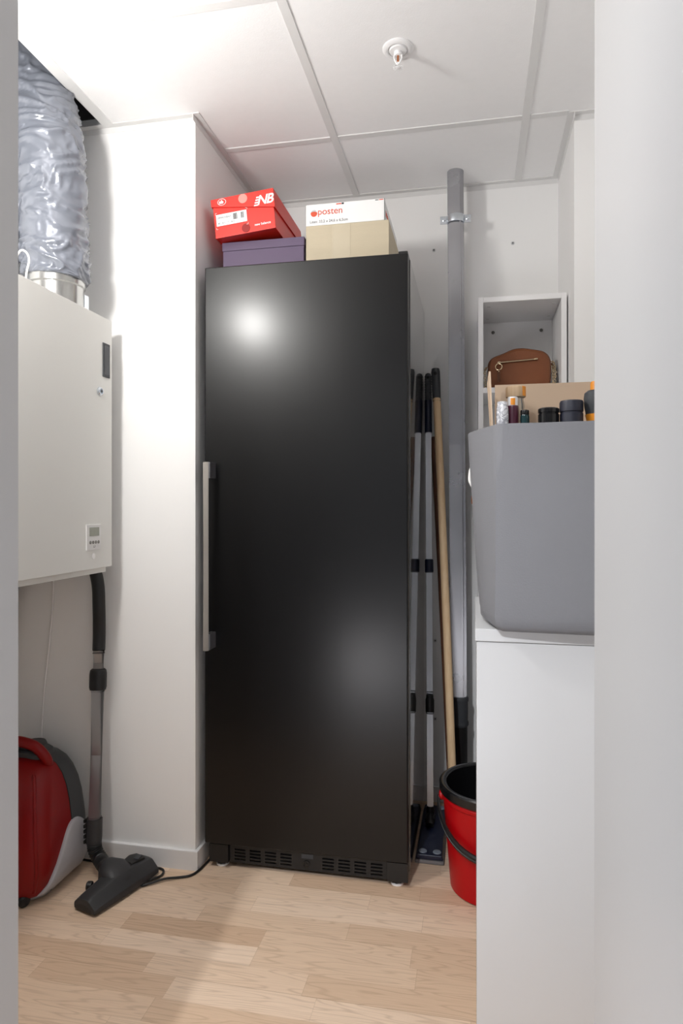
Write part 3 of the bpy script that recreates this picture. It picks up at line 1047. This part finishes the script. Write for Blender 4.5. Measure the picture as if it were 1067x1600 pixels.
link('orange_band', Lathe([(0.0226, 0.184), (0.0240, 0.191), (0.0258, 0.198), (0.0240, 0.1985)], (0.252, 1.462, ZB), seg=36), M_orange, t)
t = bottle('orange_topped_bottle', 0.266, 1.545, 'slim bottle with orange top behind the banded flask')
link('bottle_body', Lathe([(0.014, 0), (0.0155, 0.004), (0.0155, 0.235), (0.011, 0.26)], (0.262, 1.545, ZB), seg=28), M_beech, t)
link('cap', Lathe([(0.012, 0.26), (0.012, 0.277), (0.010, 0.282)], (0.262, 1.545, ZB), seg=24), M_orange, t)

# ================================================================== buckets
BC = V((0.05, 1.977, 0))
rk = thing('red_bucket', 'red plastic bucket with a black carrying handle on the floor', 'bucket', BC)
link('bucket_body', Lathe([(0.115, 0.0), (0.121, 0.004), (0.142, 0.258), (0.1465, 0.262), (0.1475, 0.270), (0.1445, 0.275), (0.1405, 0.27), (0.118, 0.012), (0.02, 0.01)], BC, seg=72), M_red, rk)
for sgn in (-1, 1):
    ang = math.radians(178 if sgn < 0 else -2)
    e = BC + V((math.cos(ang) * 0.148, math.sin(ang) * 0.148, 0.252))
    link('ear', Lathe([(0.014, -0.008), (0.014, 0.003), (0.011, 0.006)], e, (math.cos(ang), math.sin(ang), 0), 20), M_red, rk)
hp = []
for k in range(25):
    a = math.radians(178 + 180 * k / 24)
    drop = math.sin(PI * k / 24) * 0.105
    rad = 0.156 - 0.0045 * math.sin(PI * k / 24)
    hp.append(BC + V((math.cos(a) * rad, math.sin(a) * rad, 0.247 - drop)))
bm = new()
rs = []
for i, p in enumerate(hp):
    d = V((p.x - BC.x, p.y - BC.y, 0)).normalized()
    tg = (hp[min(i + 1, 24)] - hp[max(i - 1, 0)]).normalized()
    u_ = tg.cross(d).normalized()
    rs.append([p + d * a_ * 0.004 + u_ * b_ * 0.0095 for a_, b_ in ((-1, -1), (0.4, -1), (1, -0.45), (0.55, -0.3), (0.55, 0.3), (1, 0.45), (0.4, 1), (-1, 1))])
rings(bm, rs)
link('handle', bm, M_blackp, rk)
bk = thing('black_bucket', 'black bucket nested inside the red one, its thick rim showing', 'bucket', BC + V((0, 0, 0.012)))
link('bucket_body', Lathe([(0.112, 0.014), (0.1165, 0.016), (0.1385, 0.27), (0.1385, 0.277), (0.1500, 0.277), (0.1530, 0.281), (0.1530, 0.300), (0.1490, 0.304), (0.1400, 0.304), (0.1330, 0.300), (0.1320, 0.285), (0.110, 0.022), (0.02, 0.02)], BC, seg=72), M_blackgl, bk)

# ================================================================== mop and brooms
mp_ = thing('mop', 'flat mop with silver pole and navy head, beside the refrigerator', 'mop', (-0.137, 2.23, 0))
m0, m1 = V((-0.1500, 2.29, 0.052)), V((-0.1705, 2.472, 1.622))


def mpt(z):
    return m0.lerp(m1, (z - m0.z) / (m1.z - m0.z))


link('pole', Tube([mpt(0.062), mpt(1.38)], 0.0108, 24), M_alu, mp_)
link('sleeve', Tube([mpt(1.372), mpt(1.375), mpt(1.493), mpt(1.496)], [0.0125, 0.0138, 0.0138, 0.0125], 24), M_navy, mp_)
bm = new()
P, R = [], []
for k in range(40):
    z = 1.494 + 0.104 * k / 39
    P.append(mpt(z))
    r_ = 0.0125 + 0.0009 * math.sin(k * 1.7)
    if k > 34:
        r_ *= math.sqrt(max(0.02, 1 - ((k - 34) / 5.3) ** 2))
    R.append(r_)
tube(bm, P, R, 20)
gr = link('grip', bm, M_grip, mp_)
link('hanging_hole', Lathe([(0.0052, -0.001), (0.0052, 0.0012), (0.004, 0.0012)], mpt(1.580) + V((0, -0.0126, 0)), (0, -1, 0.05), 16), M_blackm, gr)
link('collar', Tube([mpt(0.868), mpt(0.872), mpt(0.912), mpt(0.916)], [0.0135, 0.0155, 0.0155, 0.0135], 24), M_navy, mp_)
link('twist_lock', Tube([mpt(0.382), mpt(0.388), mpt(0.428), mpt(0.436), mpt(0.446)], [0.0128, 0.0148, 0.0152, 0.0128, 0.0122], 24), M_blackp, mp_)
link('print_band', Tube([mpt(0.4475), mpt(0.4565)], 0.0110, 24), M_blackp, mp_)
link('pole_end', Tube([mpt(0.045), mpt(0.05), mpt(0.07), mpt(0.076)], [0.010, 0.0135, 0.0135, 0.0118], 20), M_blackp, mp_)
bm = Box(-0.180, -0.096, 2.06, 2.41, 0.012, 0.028, bev=0.004, seg=3)
for v in bm.verts:
    if v.co.z > 0.02:
        v.co.x = -0.138 + (v.co.x + 0.138) * 0.94
hdp = link('mop_head', bm, M_navy, mp_)
link('microfibre_pad', Box(-0.183, -0.093, 2.057, 2.413, 0.0, 0.012, bev=0.004), mat('grey_microfibre', (120, 116, 116), 0.95, bump=0.5, bscale=300), mp_)
for x, y in ((-0.160, 2.082), (-0.116, 2.082), (-0.160, 2.39), (-0.116, 2.39)):
    link('stud', Lathe([(0.013, 0), (0.012, 0.002), (0.006, 0.003)], (x, y, 0.028), seg=20), M_stud, hdp)
link('hinge_block', Box(-0.166, -0.134, 2.262, 2.315, 0.026, 0.046, bev=0.006, seg=3), M_blackp, mp_)
link('yoke', Tube([(-0.149, 2.235, 0.03), (-0.149, 2.255, 0.045), (-0.150, 2.286, 0.054)], [0.013, 0.012, 0.011], 14, 3), M_blackp, mp_)

br = thing('wooden_broom', 'pale wooden broomstick with dark grey cap, leaning behind the bucket', 'broom', (-0.067, 2.22, 0))
w0, w1 = V((-0.066, 2.225, 0.0)), V((-0.1410, 2.43, 1.605))


def wpt(t_):
    return w0.lerp(w1, t_)


bp2 = [wpt(k / 12) + V((0.0025 * math.sin(PI * k / 12), 0, 0)) for k in range(13)]
link('stick', Tube([wpt(0)] + bp2[1:12] + [wpt(0.94)], 0.0137, 24), M_pole, br)
bm = new()
P, R = [], []
for k in range(12):
    P.append(wpt(0.925 + 0.075 * k / 11))
    R.append((0.0148 + 0.001 * k / 11) * (0.86 if k == 11 else 1))
tube(bm, P, R, 24)
cpb = link('cap', bm, M_grip, br)
link('hanging_hole', Lathe([(0.0062, -0.002), (0.0062, 0.0016), (0.004, 0.0016)], wpt(0.988) + V((0, -0.0147, 0)), (0, -1, 0.05), 18), M_blackm, cpb)
o = link('broom_handle', Tube([(-0.074, 2.30, 0.0), (-0.1195, 2.40, 0.86), (-0.149, 2.462, 1.36)], 0.0118, 20, 4), M_dpole, None, origin=(-0.074, 2.30, 0))
tag(o, 'dark brown wooden pole half hidden behind the pale broomstick', 'broom')

# ================================================================== ventilation unit
UX, UY0, UY1, UZ0, UZ1 = -1.073, 1.222, 1.822, 0.922, 1.664
vu = thing('ventilation_unit', 'white wall-hung ventilation cabinet with control panel and lock', 'ventilation unit', (-1.36, 1.52, UZ0))
link('casing', Box(-1.648, UX - 0.022, UY0 + 0.004, UY1 - 0.004, UZ0 + 0.004, UZ1 - 0.002, bev=0.002), M_unit, vu)
dr = link('front_door', Box(UX - 0.021, UX, UY0, UY1, UZ0 + 0.004, UZ1, bev=0.002), M_unit, vu)
link('base_plate', Box(-1.648, UX - 0.012, UY0 + 0.006, UY1 - 0.014, UZ0 - 0.012, UZ0 + 0.003, bev=0.001), M_unit, vu)


def vb(u0, u1, z0, z1, d0=-0.001, d1=0.002, bev=0.0):
    return Box(UX + d0, UX + d1, u0, u1, z0, z1, bev=bev)


sg = link('window_frame', vb(1.770, 1.806, 1.488, 1.588, d1=0.003, bev=0.0008), M_grip, dr)
link('window_glass', vb(1.7745, 1.8015, 1.495, 1.581, d1=0.0036), mat('dark_glass', (26, 30, 42), 0.1), sg)
lk = link('lock', Lathe([(0.0125, -0.001), (0.0125, 0.004), (0.010, 0.007), (0.0085, 0.007), (0.008, 0.004), (0.005, 0.004), (0.0045, 0.0075), (0.002, 0.0075)], (UX, 1.753, 1.441), (1, 0, 0), 30), M_zinc, dr)
link('keyhole', Lathe([(0.0042, 0.004), (0.0042, 0.0079)], (UX, 1.753, 1.441), (1, 0, 0), 16), M_blackp, lk)
cpn = link('control_panel', vb(1.685, 1.757, 0.981, 1.054, d1=0.003, bev=0.001), M_bar, dr)
link('display', vb(1.698, 1.747, 1.021, 1.0455, d1=0.0037), M_lcd, cpn)
for k in range(4):
    link('button', Lathe([(0.0048, 0), (0.0048, 0.0014), (0.0032, 0.0022)], (UX + 0.003, 1.7025 + k * 0.0135, 1.003), (1, 0, 0), 16), M_btn, cpn)
bm = Box(UX + 0.003, UX + 0.0034, 1.7185, 1.7195, 0.988, 0.994)
box(bm, UX + 0.003, UX + 0.0034, 1.7195, 1.725, 0.9875, 0.989)
box(bm, UX + 0.003, UX + 0.0034, 1.7255, 1.727, 0.989, 0.9945)
link('panel_symbol', bm, M_btn, cpn)
link('emblem', Lathe([(0.0085, -0.001), (0.0085, 0.0012), (0.007, 0.0018)], (UX, 1.722, 0.963), (1, 0, 0), 24), M_white, dr)

# silver duct on top of the unit
DC = V((-1.173, 1.695, 0))
du = thing('ventilation_duct', 'thick crumpled silver duct rising from the steel collar on the white cabinet', 'duct', (DC.x, DC.y, UZ1))
link('collar', Lathe([(0.074, 0), (0.074, 0.065), (0.0785, 0.068), (0.0785, 0.10), (0.074, 0.104), (0.074, 0.14)], (DC.x, DC.y, UZ1), seg=56), M_zincc, du)
bm = link('collar_latch', Box(DC.x + 0.05, DC.x + 0.066, DC.y + 0.036, DC.y + 0.060, UZ1 + 0.002, UZ1 + 0.055, bev=0.002), M_zinc, du)


def crumple(path, radii, seed, seg=150, per=24, amp=1.0):
    P = catmull(path, per)
    nR = len(P)
    bm = new()
    rs = []
    for i, p in enumerate(P):
        t_ = i / (nR - 1) * (len(radii) - 1)
        k = min(int(t_), len(radii) - 2)
        R0 = radii[k] + (radii[k + 1] - radii[k]) * (t_ - k)
        d = (P[min(i + 1, nR - 1)] - P[max(i - 1, 0)]).normalized()
        a = V((1, 0, 0))
        a = (a - d * a.dot(d)).normalized()
        b = d.cross(a).normalized()
        ring = []
        for j in range(seg):
            th = 2 * PI * j / seg
            dr_ = a * math.cos(th) + b * math.sin(th)
            q = p + dr_ * R0
            # folds: sharp ridged creases, mostly running round the tube
            q1 = V((q.x * 12 + seed, q.y * 12, q.z * 24))
            w_ = noise.noise_vector(q1 * 0.5) * 0.7
            q2 = q1 + w_ * 2.2
            n1 = 1 - abs(noise.noise(q2)) * 2
            n2 = 1 - abs(noise.noise(q2 * 2.3 + V((5, 2, 1)))) * 2
            n3 = noise.noise(V((q.x * 9 + seed, q.y * 9, q.z * 7)))
            disp = amp * (0.0085 * (n1 ** 3 if n1 > 0 else n1 * 0.4) + 0.0042 * n2 + 0.007 * n3)
            ring.append(p + dr_ * (R0 + disp))
        rs.append(ring)
    rings(bm, rs)
    return bm


link('foil_sleeve', crumple([(DC.x - 0.002, DC.y, 1.752), (DC.x, DC.y, 1.80), (-1.180, 1.69, 1.95), (-1.186, 1.69, 2.10), (-1.205, 1.69, 2.2), (-1.24, 1.695, 2.33), (-1.265, 1.705, 2.47), (-1.28, 1.71, 2.66)],
                            [0.0805, 0.085, 0.0855, 0.0875, 0.087, 0.085, 0.086, 0.086], 1.3), M_duct, du, sharp=180)
d2 = thing('ventilation_duct', 'second crumpled silver duct at the far left, mostly hidden by the doorway edge', 'duct', (-1.408, 1.70, UZ1))
link('collar', Lathe([(0.074, 0), (0.074, 0.12)], (-1.408, 1.70, UZ1), seg=40), M_steel, d2)
link('foil_sleeve', crumple([(-1.408, 1.70, 1.752), (-1.405, 1.70, 1.9), (-1.40, 1.70, 2.1), (-1.395, 1.63, 2.24), (-1.375, 1.50, 2.34), (-1.345, 1.32, 2.40)],
                            [0.082, 0.088, 0.09, 0.088, 0.09, 0.09], 7.7, seg=90, per=14), M_duct, d2, sharp=180)
o = link('black_duct', Tube([(-0.88, 1.81, 2.41), (-1.0, 1.81, 2.405), (-1.10, 1.81, 2.40), (-1.145, 1.81, 2.40)], 0.072, 36, 8), M_ink_navy, None, origin=(-0.9, 1.81, 2.4))
tag(o, 'dark round duct inside the open ceiling bay, behind the silver duct', 'duct')
o = link('white_cable', Tube([(-1.120, 1.492, UZ1 + 0.001), (-1.120, 1.496, 1.70), (-1.117, 1.502, 1.735), (-1.120, 1.497, 1.752), (-1.130, 1.49, 1.757), (-1.142, 1.487, 1.74), (-1.16, 1.49, 1.70), (-1.16, 1.49, UZ1 + 0.001)], 0.0026, 10, 6), M_cream, None, origin=(-1.12, 1.49, UZ1))
tag(o, 'thin white cable looping up beside the silver duct', 'cable')
o = link('wall_cable', Tube([(-1.318, YJ - 0.004, 0.93), (-1.320, YJ - 0.004, 0.80), (-1.333, YJ - 0.004, 0.66), (-1.352, YJ - 0.004, 0.5), (-1.362, YJ - 0.004, 0.3), (-1.362, YJ - 0.004, 0.06)], 0.0028, 10, 6), M_white, None, origin=(-1.32, YJ, 0.9))
tag(o, 'pale cable running down the wall under the white ventilation cabinet', 'cable')

# ================================================================== vacuum cleaner
vc = thing('vacuum_cleaner', 'red canister vacuum cleaner standing upright on the floor under the white cabinet', 'vacuum cleaner', (-1.33, 1.74, 0))
VXC = -1.325
prof = [(0.012, 0.128, 1.628, 1.855), (0.022, 0.142, 1.612, 1.862), (0.05, 0.153, 1.602, 1.866), (0.09, 0.158, 1.602, 1.868), (0.14, 0.157, 1.606, 1.868),
        (0.19, 0.152, 1.614, 1.866), (0.24, 0.145, 1.626, 1.864), (0.28, 0.136, 1.642, 1.860), (0.315, 0.122, 1.662, 1.856), (0.340, 0.104, 1.684, 1.852), (0.356, 0.082, 1.706, 1.846), (0.364, 0.055, 1.722, 1.838)]
SPL = 1.765


def vring(z, hx, y0, y1, ya, yb, k=1.0):
    full = rrect(VXC, (y0 + y1) / 2, hx * k, (y1 - y0) / 2, 0.062, 10, 0.05)
    return [V((x, min(max(y, ya), yb), z)) for x, y in full]


bm = new()
rings(bm, [vring(z, hx, y0, y1, 0, SPL) for z, hx, y0, y1 in prof])
rsh = link('red_shell', bm, M_vred, vc, sharp=60)
bm = new()
rings(bm, [vring(z, hx, y0, y1, SPL + 0.002, 9, 1.012) for z, hx, y0, y1 in prof] + [[V((x, min(max(y, SPL + 0.002), 1.84), 0.384)) for x, y in rrect(VXC, 1.79, 0.03, 0.05, 0.03, 10)]])
link('chassis', bm, M_vdark, vc, sharp=60)
# raised ribs on the top shell


def front_y(x, z):
    for a, b in zip(prof[:-1], prof[1:]):
        if a[0] <= z <= b[0]:
            t_ = (z - a[0]) / (b[0] - a[0])
            hx, y0, y1 = (a[i] + (b[i] - a[i]) * t_ for i in (1, 2, 3))
            r_ = min(0.062, hx * 0.99)
            dx = max(0.0, abs(x - VXC) - (hx - r_))
            return y0 + r_ - math.sqrt(max(0.0, r_ * r_ - dx * dx))
    return 1.7


for sx in (1, -1):
    pts = [(VXC + sx * o_, front_y(VXC + sx * o_, z) + 0.0022, z) for z, o_ in ((0.03, 0.126), (0.07, 0.138), (0.12, 0.139), (0.17, 0.133), (0.22, 0.125), (0.27, 0.113), (0.31, 0.098), (0.335, 0.080))]
    link('shell_rib', Tube(pts, [0.002] + [0.0055] * 34 + [0.002], 12, 5), M_vred, rsh)
arc = []
for k in range(25):
    a_ = math.radians(-82 + 164 * k / 24)
    x_, z_ = VXC + 0.088 * math.cos(a_), 0.18 + 0.12 * math.sin(a_)
    arc.append((x_, front_y(x_, z_) + 0.0012, z_))
link('shell_groove', Tube(arc, 0.0030, 10), M_vred, rsh)
text('printed_text', 'er\net\nW', 0.016, M_wprint, (VXC + 0.026, 1.6050, 0.152), (1, 0, 0), (0, 0.06, 1), rsh)
# light grey side cover: rounded triangle bulge on the right flank
prf = [(1.632, 0.006), (1.70, 0.004), (1.80, 0.010), (1.838, 0.030), (1.847, 0.075), (1.838, 0.125), (1.815, 0.160), (1.785, 0.178), (1.755, 0.174), (1.728, 0.150), (1.70, 0.110), (1.672, 0.070), (1.645, 0.034)]
pcu = catmull([(0, y, z) for y, z in prf] + [(0, prf[0][0], prf[0][1])], 5)[:-1]
cy_, cz_ = 1.755, 0.08


def flank(y, z):
    """x of the right flank of the shell at (y, z)."""
    q = prof
    z = min(max(z, q[0][0]), q[-1][0])
    for a, b in zip(q[:-1], q[1:]):
        if a[0] <= z <= b[0]:
            t_ = (z - a[0]) / (b[0] - a[0])
            hx, y0, y1 = (a[i] + (b[i] - a[i]) * t_ for i in (1, 2, 3))
            break
    r_ = 0.062
    if y < y0 + r_:
        d_ = y0 + r_ - y
        return VXC + hx - r_ + math.sqrt(max(0.0, r_ * r_ - d_ * d_))
    r_ = 0.05
    if y > y1 - r_:
        d_ = y - (y1 - r_)
        return VXC + hx - r_ + math.sqrt(max(0.0, r_ * r_ - d_ * d_))
    return VXC + hx


bm = new()
rs = []
for sc, dx in ((1.0, -0.012), (1.0, 0.004), (0.97, 0.0085), (0.90, 0.0105), (0.7, 0.013), (0.4, 0.015), (0.1, 0.0155)):
    rs.append([V((flank(cy_ + (p.y - cy_) * sc, cz_ + (p.z - cz_) * sc) + dx, cy_ + (p.y - cy_) * sc, cz_ + (p.z - cz_) * sc)) for p in pcu])
rings(bm, rs)
sc_ = link('side_cover', bm, M_vgrey, vc, sharp=60)
sc_['label'] = 'light grey curved side cover'
link('cover_slot', Tube([(flank(1.70, 0.022) + 0.0105, 1.668, 0.026), (flank(1.75, 0.022) + 0.012, 1.745, 0.030)], 0.0028, 8), M_vdark, sc_)
# carrying handle on top with a dark recess below
bm = new()
tube(bm, [(-1.262, 1.768, 0.300), (-1.236, 1.745, 0.352), (-1.262, 1.732, 0.396), (-1.305, 1.728, 0.411), (-1.345, 1.728, 0.411), (-1.388, 1.732, 0.396), (-1.414, 1.745, 0.352), (-1.388, 1.768, 0.300)], 0.0150, 16, 6)
link('carrying_handle', bm, M_vred, vc)
bm = new()
rings(bm, [[V((x, y, z)) for x, y in rrect(VXC, 1.775, hx, 0.045, 0.03, 6)] for z, hx in ((0.355, 0.075), (0.372, 0.07), (0.378, 0.055))])
link('handle_recess', bm, M_vdark, vc)
link('release_button', Box(-1.345, -1.288, 1.745, 1.785, 0.375, 0.391, bev=0.005), M_blackp, vc)
for sx in (1, -1):
    link('rear_castor', Lathe([(0.012, -0.026), (0.0165, -0.021), (0.0165, 0.021), (0.012, 0.026)], (VXC + sx * 0.09, 1.628, 0.0165), (0.85 * sx, -0.5, 0), 24), M_blackp, vc)
for sx in (-1, 1):
    link('rest_foot', Lathe([(0.008, 0), (0.012, 0.001), (0.012, 0.014)], (VXC + sx * 0.09, 1.81, 0.0), seg=16), M_blackp, vc)

# ================================================================== vacuum hose, tube and floor nozzle
vh = thing('vacuum_wand', 'silver vacuum tube with black curved hose and floor nozzle, leaning by the wall', 'vacuum wand', (-1.0, 1.74, 0))
t0, t1 = V((-1.117, 1.80, 0.16)), V((-1.1355, 1.848, 0.565))


def tp(z):
    return t0.lerp(t1, (z - t0.z) / (t1.z - t0.z))


link('lower_tube', Tube([tp(0.155), tp(0.545)], 0.0192, 32), M_alu, vh)
link('upper_tube', Tube([tp(0.585), tp(0.66)], 0.0172, 32), M_alu, vh)
link('tube_lock', Tube([tp(0.538), tp(0.543), tp(0.552), tp(0.592), tp(0.602), tp(0.606)], [0.0205, 0.0235, 0.0255, 0.0255, 0.0235, 0.019], 32), M_blackp, vh)
pk = tp(0.652)
link('curved_hose', Tube([pk, tp(0.72), (-1.138, 1.857, 0.80), (-1.142, 1.858, 0.865), (-1.158, 1.857, 0.92), (-1.20, 1.857, 0.965), (-1.27, 1.857, 0.985), (-1.35, 1.857, 0.96), (-1.42, 1.857, 0.89), (-1.46, 1.856, 0.78), (-1.49, 1.84, 0.6), (-1.51, 1.80, 0.42)], 0.0188, 24, 7), M_hose, vh)
bm = new()
tube(bm, [tp(0.175), tp(0.17), tp(0.12), tp(0.10)], [0.0198, 0.0225, 0.0225, 0.0215], 28)
el = link('elbow', bm, M_nozzle, vh)
el0 = tp(0.105)
NC = V((-1.002, 1.742, 0))
AX = V((0.078, 0.255, 0)).normalized()     # along the nozzle
CR = V((AX.y, -AX.x, 0))                   # across it, towards the room
bm = new()
pth = catmull([el0, el0 + V((0.004, -0.002, -0.022)), el0 + V((0.024, -0.010, -0.043)), NC + V((-0.052, 0.012, 0.058)), NC + V((-0.026, 0.006, 0.05))], 8)
tube(bm, pth, [0.0205 + (0.0012 if i % 2 else -0.0008) for i in range(len(pth))], 24)
link('ribbed_joint', bm, M_hose, vh)
bm = new()
for k in range(5):
    box(bm, -1.146, -1.1395, tp(0.14).y - 0.012, tp(0.14).y + 0.010, 0.098 + k * 0.0155, 0.108 + k * 0.0155, bev=0.0015)
box(bm, -1.140, -1.126, tp(0.14).y - 0.009, tp(0.14).y + 0.007, 0.095, 0.172, bev=0.002)
link('tube_clip', bm, M_blackp, el)
# nozzle body: sections along its length
bm = new()
rs = []
for s, hw, h in ((-0.138, 0.036, 0.024), (-0.136, 0.040, 0.030), (-0.125, 0.0415, 0.034), (-0.07, 0.044, 0.044), (-0.02, 0.046, 0.052), (0.03, 0.046, 0.052), (0.08, 0.044, 0.046), (0.115, 0.042, 0.041), (0.126, 0.040, 0.036), (0.129, 0.036, 0.028)):
    sec = []
    for a_, b_ in ((-1, 0.0), (-1.02, 0.30), (-0.97, 0.52), (-0.62, 0.93), (-0.5, 0.99), (0.0, 1.0), (0.30, 0.96), (0.42, 0.90), (0.96, 0.36), (1.0, 0.24), (1.0, 0.0)):
        sec.append(NC + AX * s * 0.91 + CR * hw * a_ + V((0, 0, 0.0085 + h * b_)))
    rs.append(sec)
rings(bm, rs)
nz = link('floor_nozzle', bm, M_nozzle, vh, sharp=22)
bm = new()      # neck saddle
rs = []
for d, hw, h in ((-0.054, 0.030, 0.074), (-0.050, 0.033, 0.080), (-0.02, 0.046, 0.079), (0.008, 0.044, 0.066), (0.026, 0.030, 0.050), (0.036, 0.010, 0.036)):
    sec = []
    for k in range(13):
        a = PI * k / 12
        sec.append(NC + AX * (-math.cos(a) * hw) + CR * d + V((0, 0, 0.02 + (h - 0.02) * max(0.0, math.sin(a)) ** 0.36)))
    rs.append(sec)
rings(bm, rs)
link('neck', bm, M_nozzle, nz, sharp=50)
bm = new()
rs = []
for s, wd, h in ((0.035, 0.010, 0.053), (0.042, 0.019, 0.063), (0.07, 0.022, 0.066), (0.095, 0.020, 0.060), (0.10, 0.016, 0.048)):
    rs.append([NC + AX * s * 0.95 + CR * (wd * a_ - 0.012) + V((0, 0, z_)) for a_, z_ in ((-1, 0.035), (-1, h - 0.004), (-0.7, h), (0.7, h), (1, h - 0.004), (1, 0.035))])
rings(bm, rs)
pdl = link('pedal', bm, M_blackp, nz)
q = NC + AX * 0.069 + CR * 0.002 + V((0, 0, 0.0655))
link('pedal_inset', Box(q.x - 0.008, q.x + 0.008, q.y - 0.012, q.y + 0.012, q.z - 0.002, q.z + 0.002, bev=0.001), M_grip, pdl)
kn = NC + AX * (-0.052) + CR * (-0.050) + V((0, 0, 0.026))
link('swivel_knob', Lathe([(0.006, -0.022), (0.007, 0), (0.0125, 0.002), (0.0135, 0.005), (0.0135, 0.014), (0.011, 0.017)], kn, tuple(-CR - AX * 0.55), 24), M_blackp, nz)
bm = new()
ec = NC - AX * 0.1254
rs = [[ec - AX * 0.0006 + CR * hw * a_ + V((0, 0, 0.006 + h * b_)) for a_, b_ in ((-1, 0.1), (-0.9, 0.65), (-0.3, 0.95), (0.3, 0.9), (0.85, 0.5), (0.9, 0.1))] for hw, h in ((0.032, 0.020), (0.026, 0.015))]
rs[1] = [p + AX * 0.003 for p in rs[1]]
rings(bm, rs)
link('end_cap', bm, M_blackp, nz)

for k_ in (-0.085, 0.07):
    c_ = NC + AX * k_
    link('nozzle_roller', Tube([c_ - CR * 0.02 + V((0, 0, 0.006)), c_ + CR * 0.02 + V((0, 0, 0.006))], 0.006, 12), M_grip, nz)

# power cord on the floor
o = link('power_cord', Tube([(-1.30, 1.872, 0.004), (-1.22, 1.868, 0.004), (-1.12, 1.862, 0.004), (-1.02, 1.862, 0.004), (-0.948, 1.868, 0.004), (-0.922, 1.855, 0.005), (-0.918, 1.828, 0.005), (-0.940, 1.80, 0.0045), (-0.957, 1.783, 0.004),
                             (-0.948, 1.772, 0.004), (-0.925, 1.785, 0.0075), (-0.895, 1.812, 0.008), (-0.862, 1.832, 0.0045), (-0.832, 1.850, 0.004), (-0.818, 1.885, 0.004), (-0.812, 1.94, 0.004), (-0.80, 2.05, 0.004)], 0.0035, 10, 8), M_blackp, None, origin=(-0.9, 1.8, 0))
tag(o, 'thin black power cord looped on the floor near the refrigerator foot', 'cord')

# ================================================================== sprinkler
sp_ = thing('sprinkler_head', 'white fire sprinkler with copper bulb on the ceiling', 'sprinkler', (-0.196, 1.715, C))
SC_ = (-0.196, 1.715, C)
link('flange', Lathe([(0.040, -0.0005), (0.040, 0.002), (0.036, 0.0055), (0.029, 0.007), (0.0265, 0.006), (0.0255, 0.002), (0.0235, 0.0015), (0.0225, 0.006), (0.0215, 0.0085), (0.012, 0.010)], SC_, (0, 0, -1), 48), M_white, sp_)
bm = Lathe([(0.010, 0.006), (0.0105, 0.016), (0.008, 0.019)], SC_, (0, 0, -1), 24)
for s in (-1, 1):
    tube(bm, [(SC_[0] + s * 0.009, SC_[1], C - 0.015), (SC_[0] + s * 0.0095, SC_[1], C - 0.026), (SC_[0] + s * 0.004, SC_[1], C - 0.038), (SC_[0], SC_[1], C - 0.044)], 0.0022, 10, 5)
tube(bm, [(SC_[0], SC_[1], C - 0.036), (SC_[0], SC_[1], C - 0.050)], 0.0026, 12)
link('frame_arms', bm, M_white, sp_)
link('bulb', Tube([(SC_[0], SC_[1], C - 0.018), (SC_[0], SC_[1], C - 0.036)], 0.0026, 12), M_copper, sp_)
bm = Lathe([(0.003, 0.048), (0.007, 0.0485), (0.007, 0.050), (0.003, 0.052)], SC_, (0, 0, -1), 24)
for k in range(14):
    a = 2 * PI * k / 14
    mt = Matrix.Translation((SC_[0], SC_[1], C - 0.0492)) @ Matrix.Rotation(a, 4, 'Z')
    box(bm, 0.006, 0.0135, -0.0011, 0.0011, -0.0006, 0.0006, mtx=mt)
link('deflector', bm, M_white, sp_)
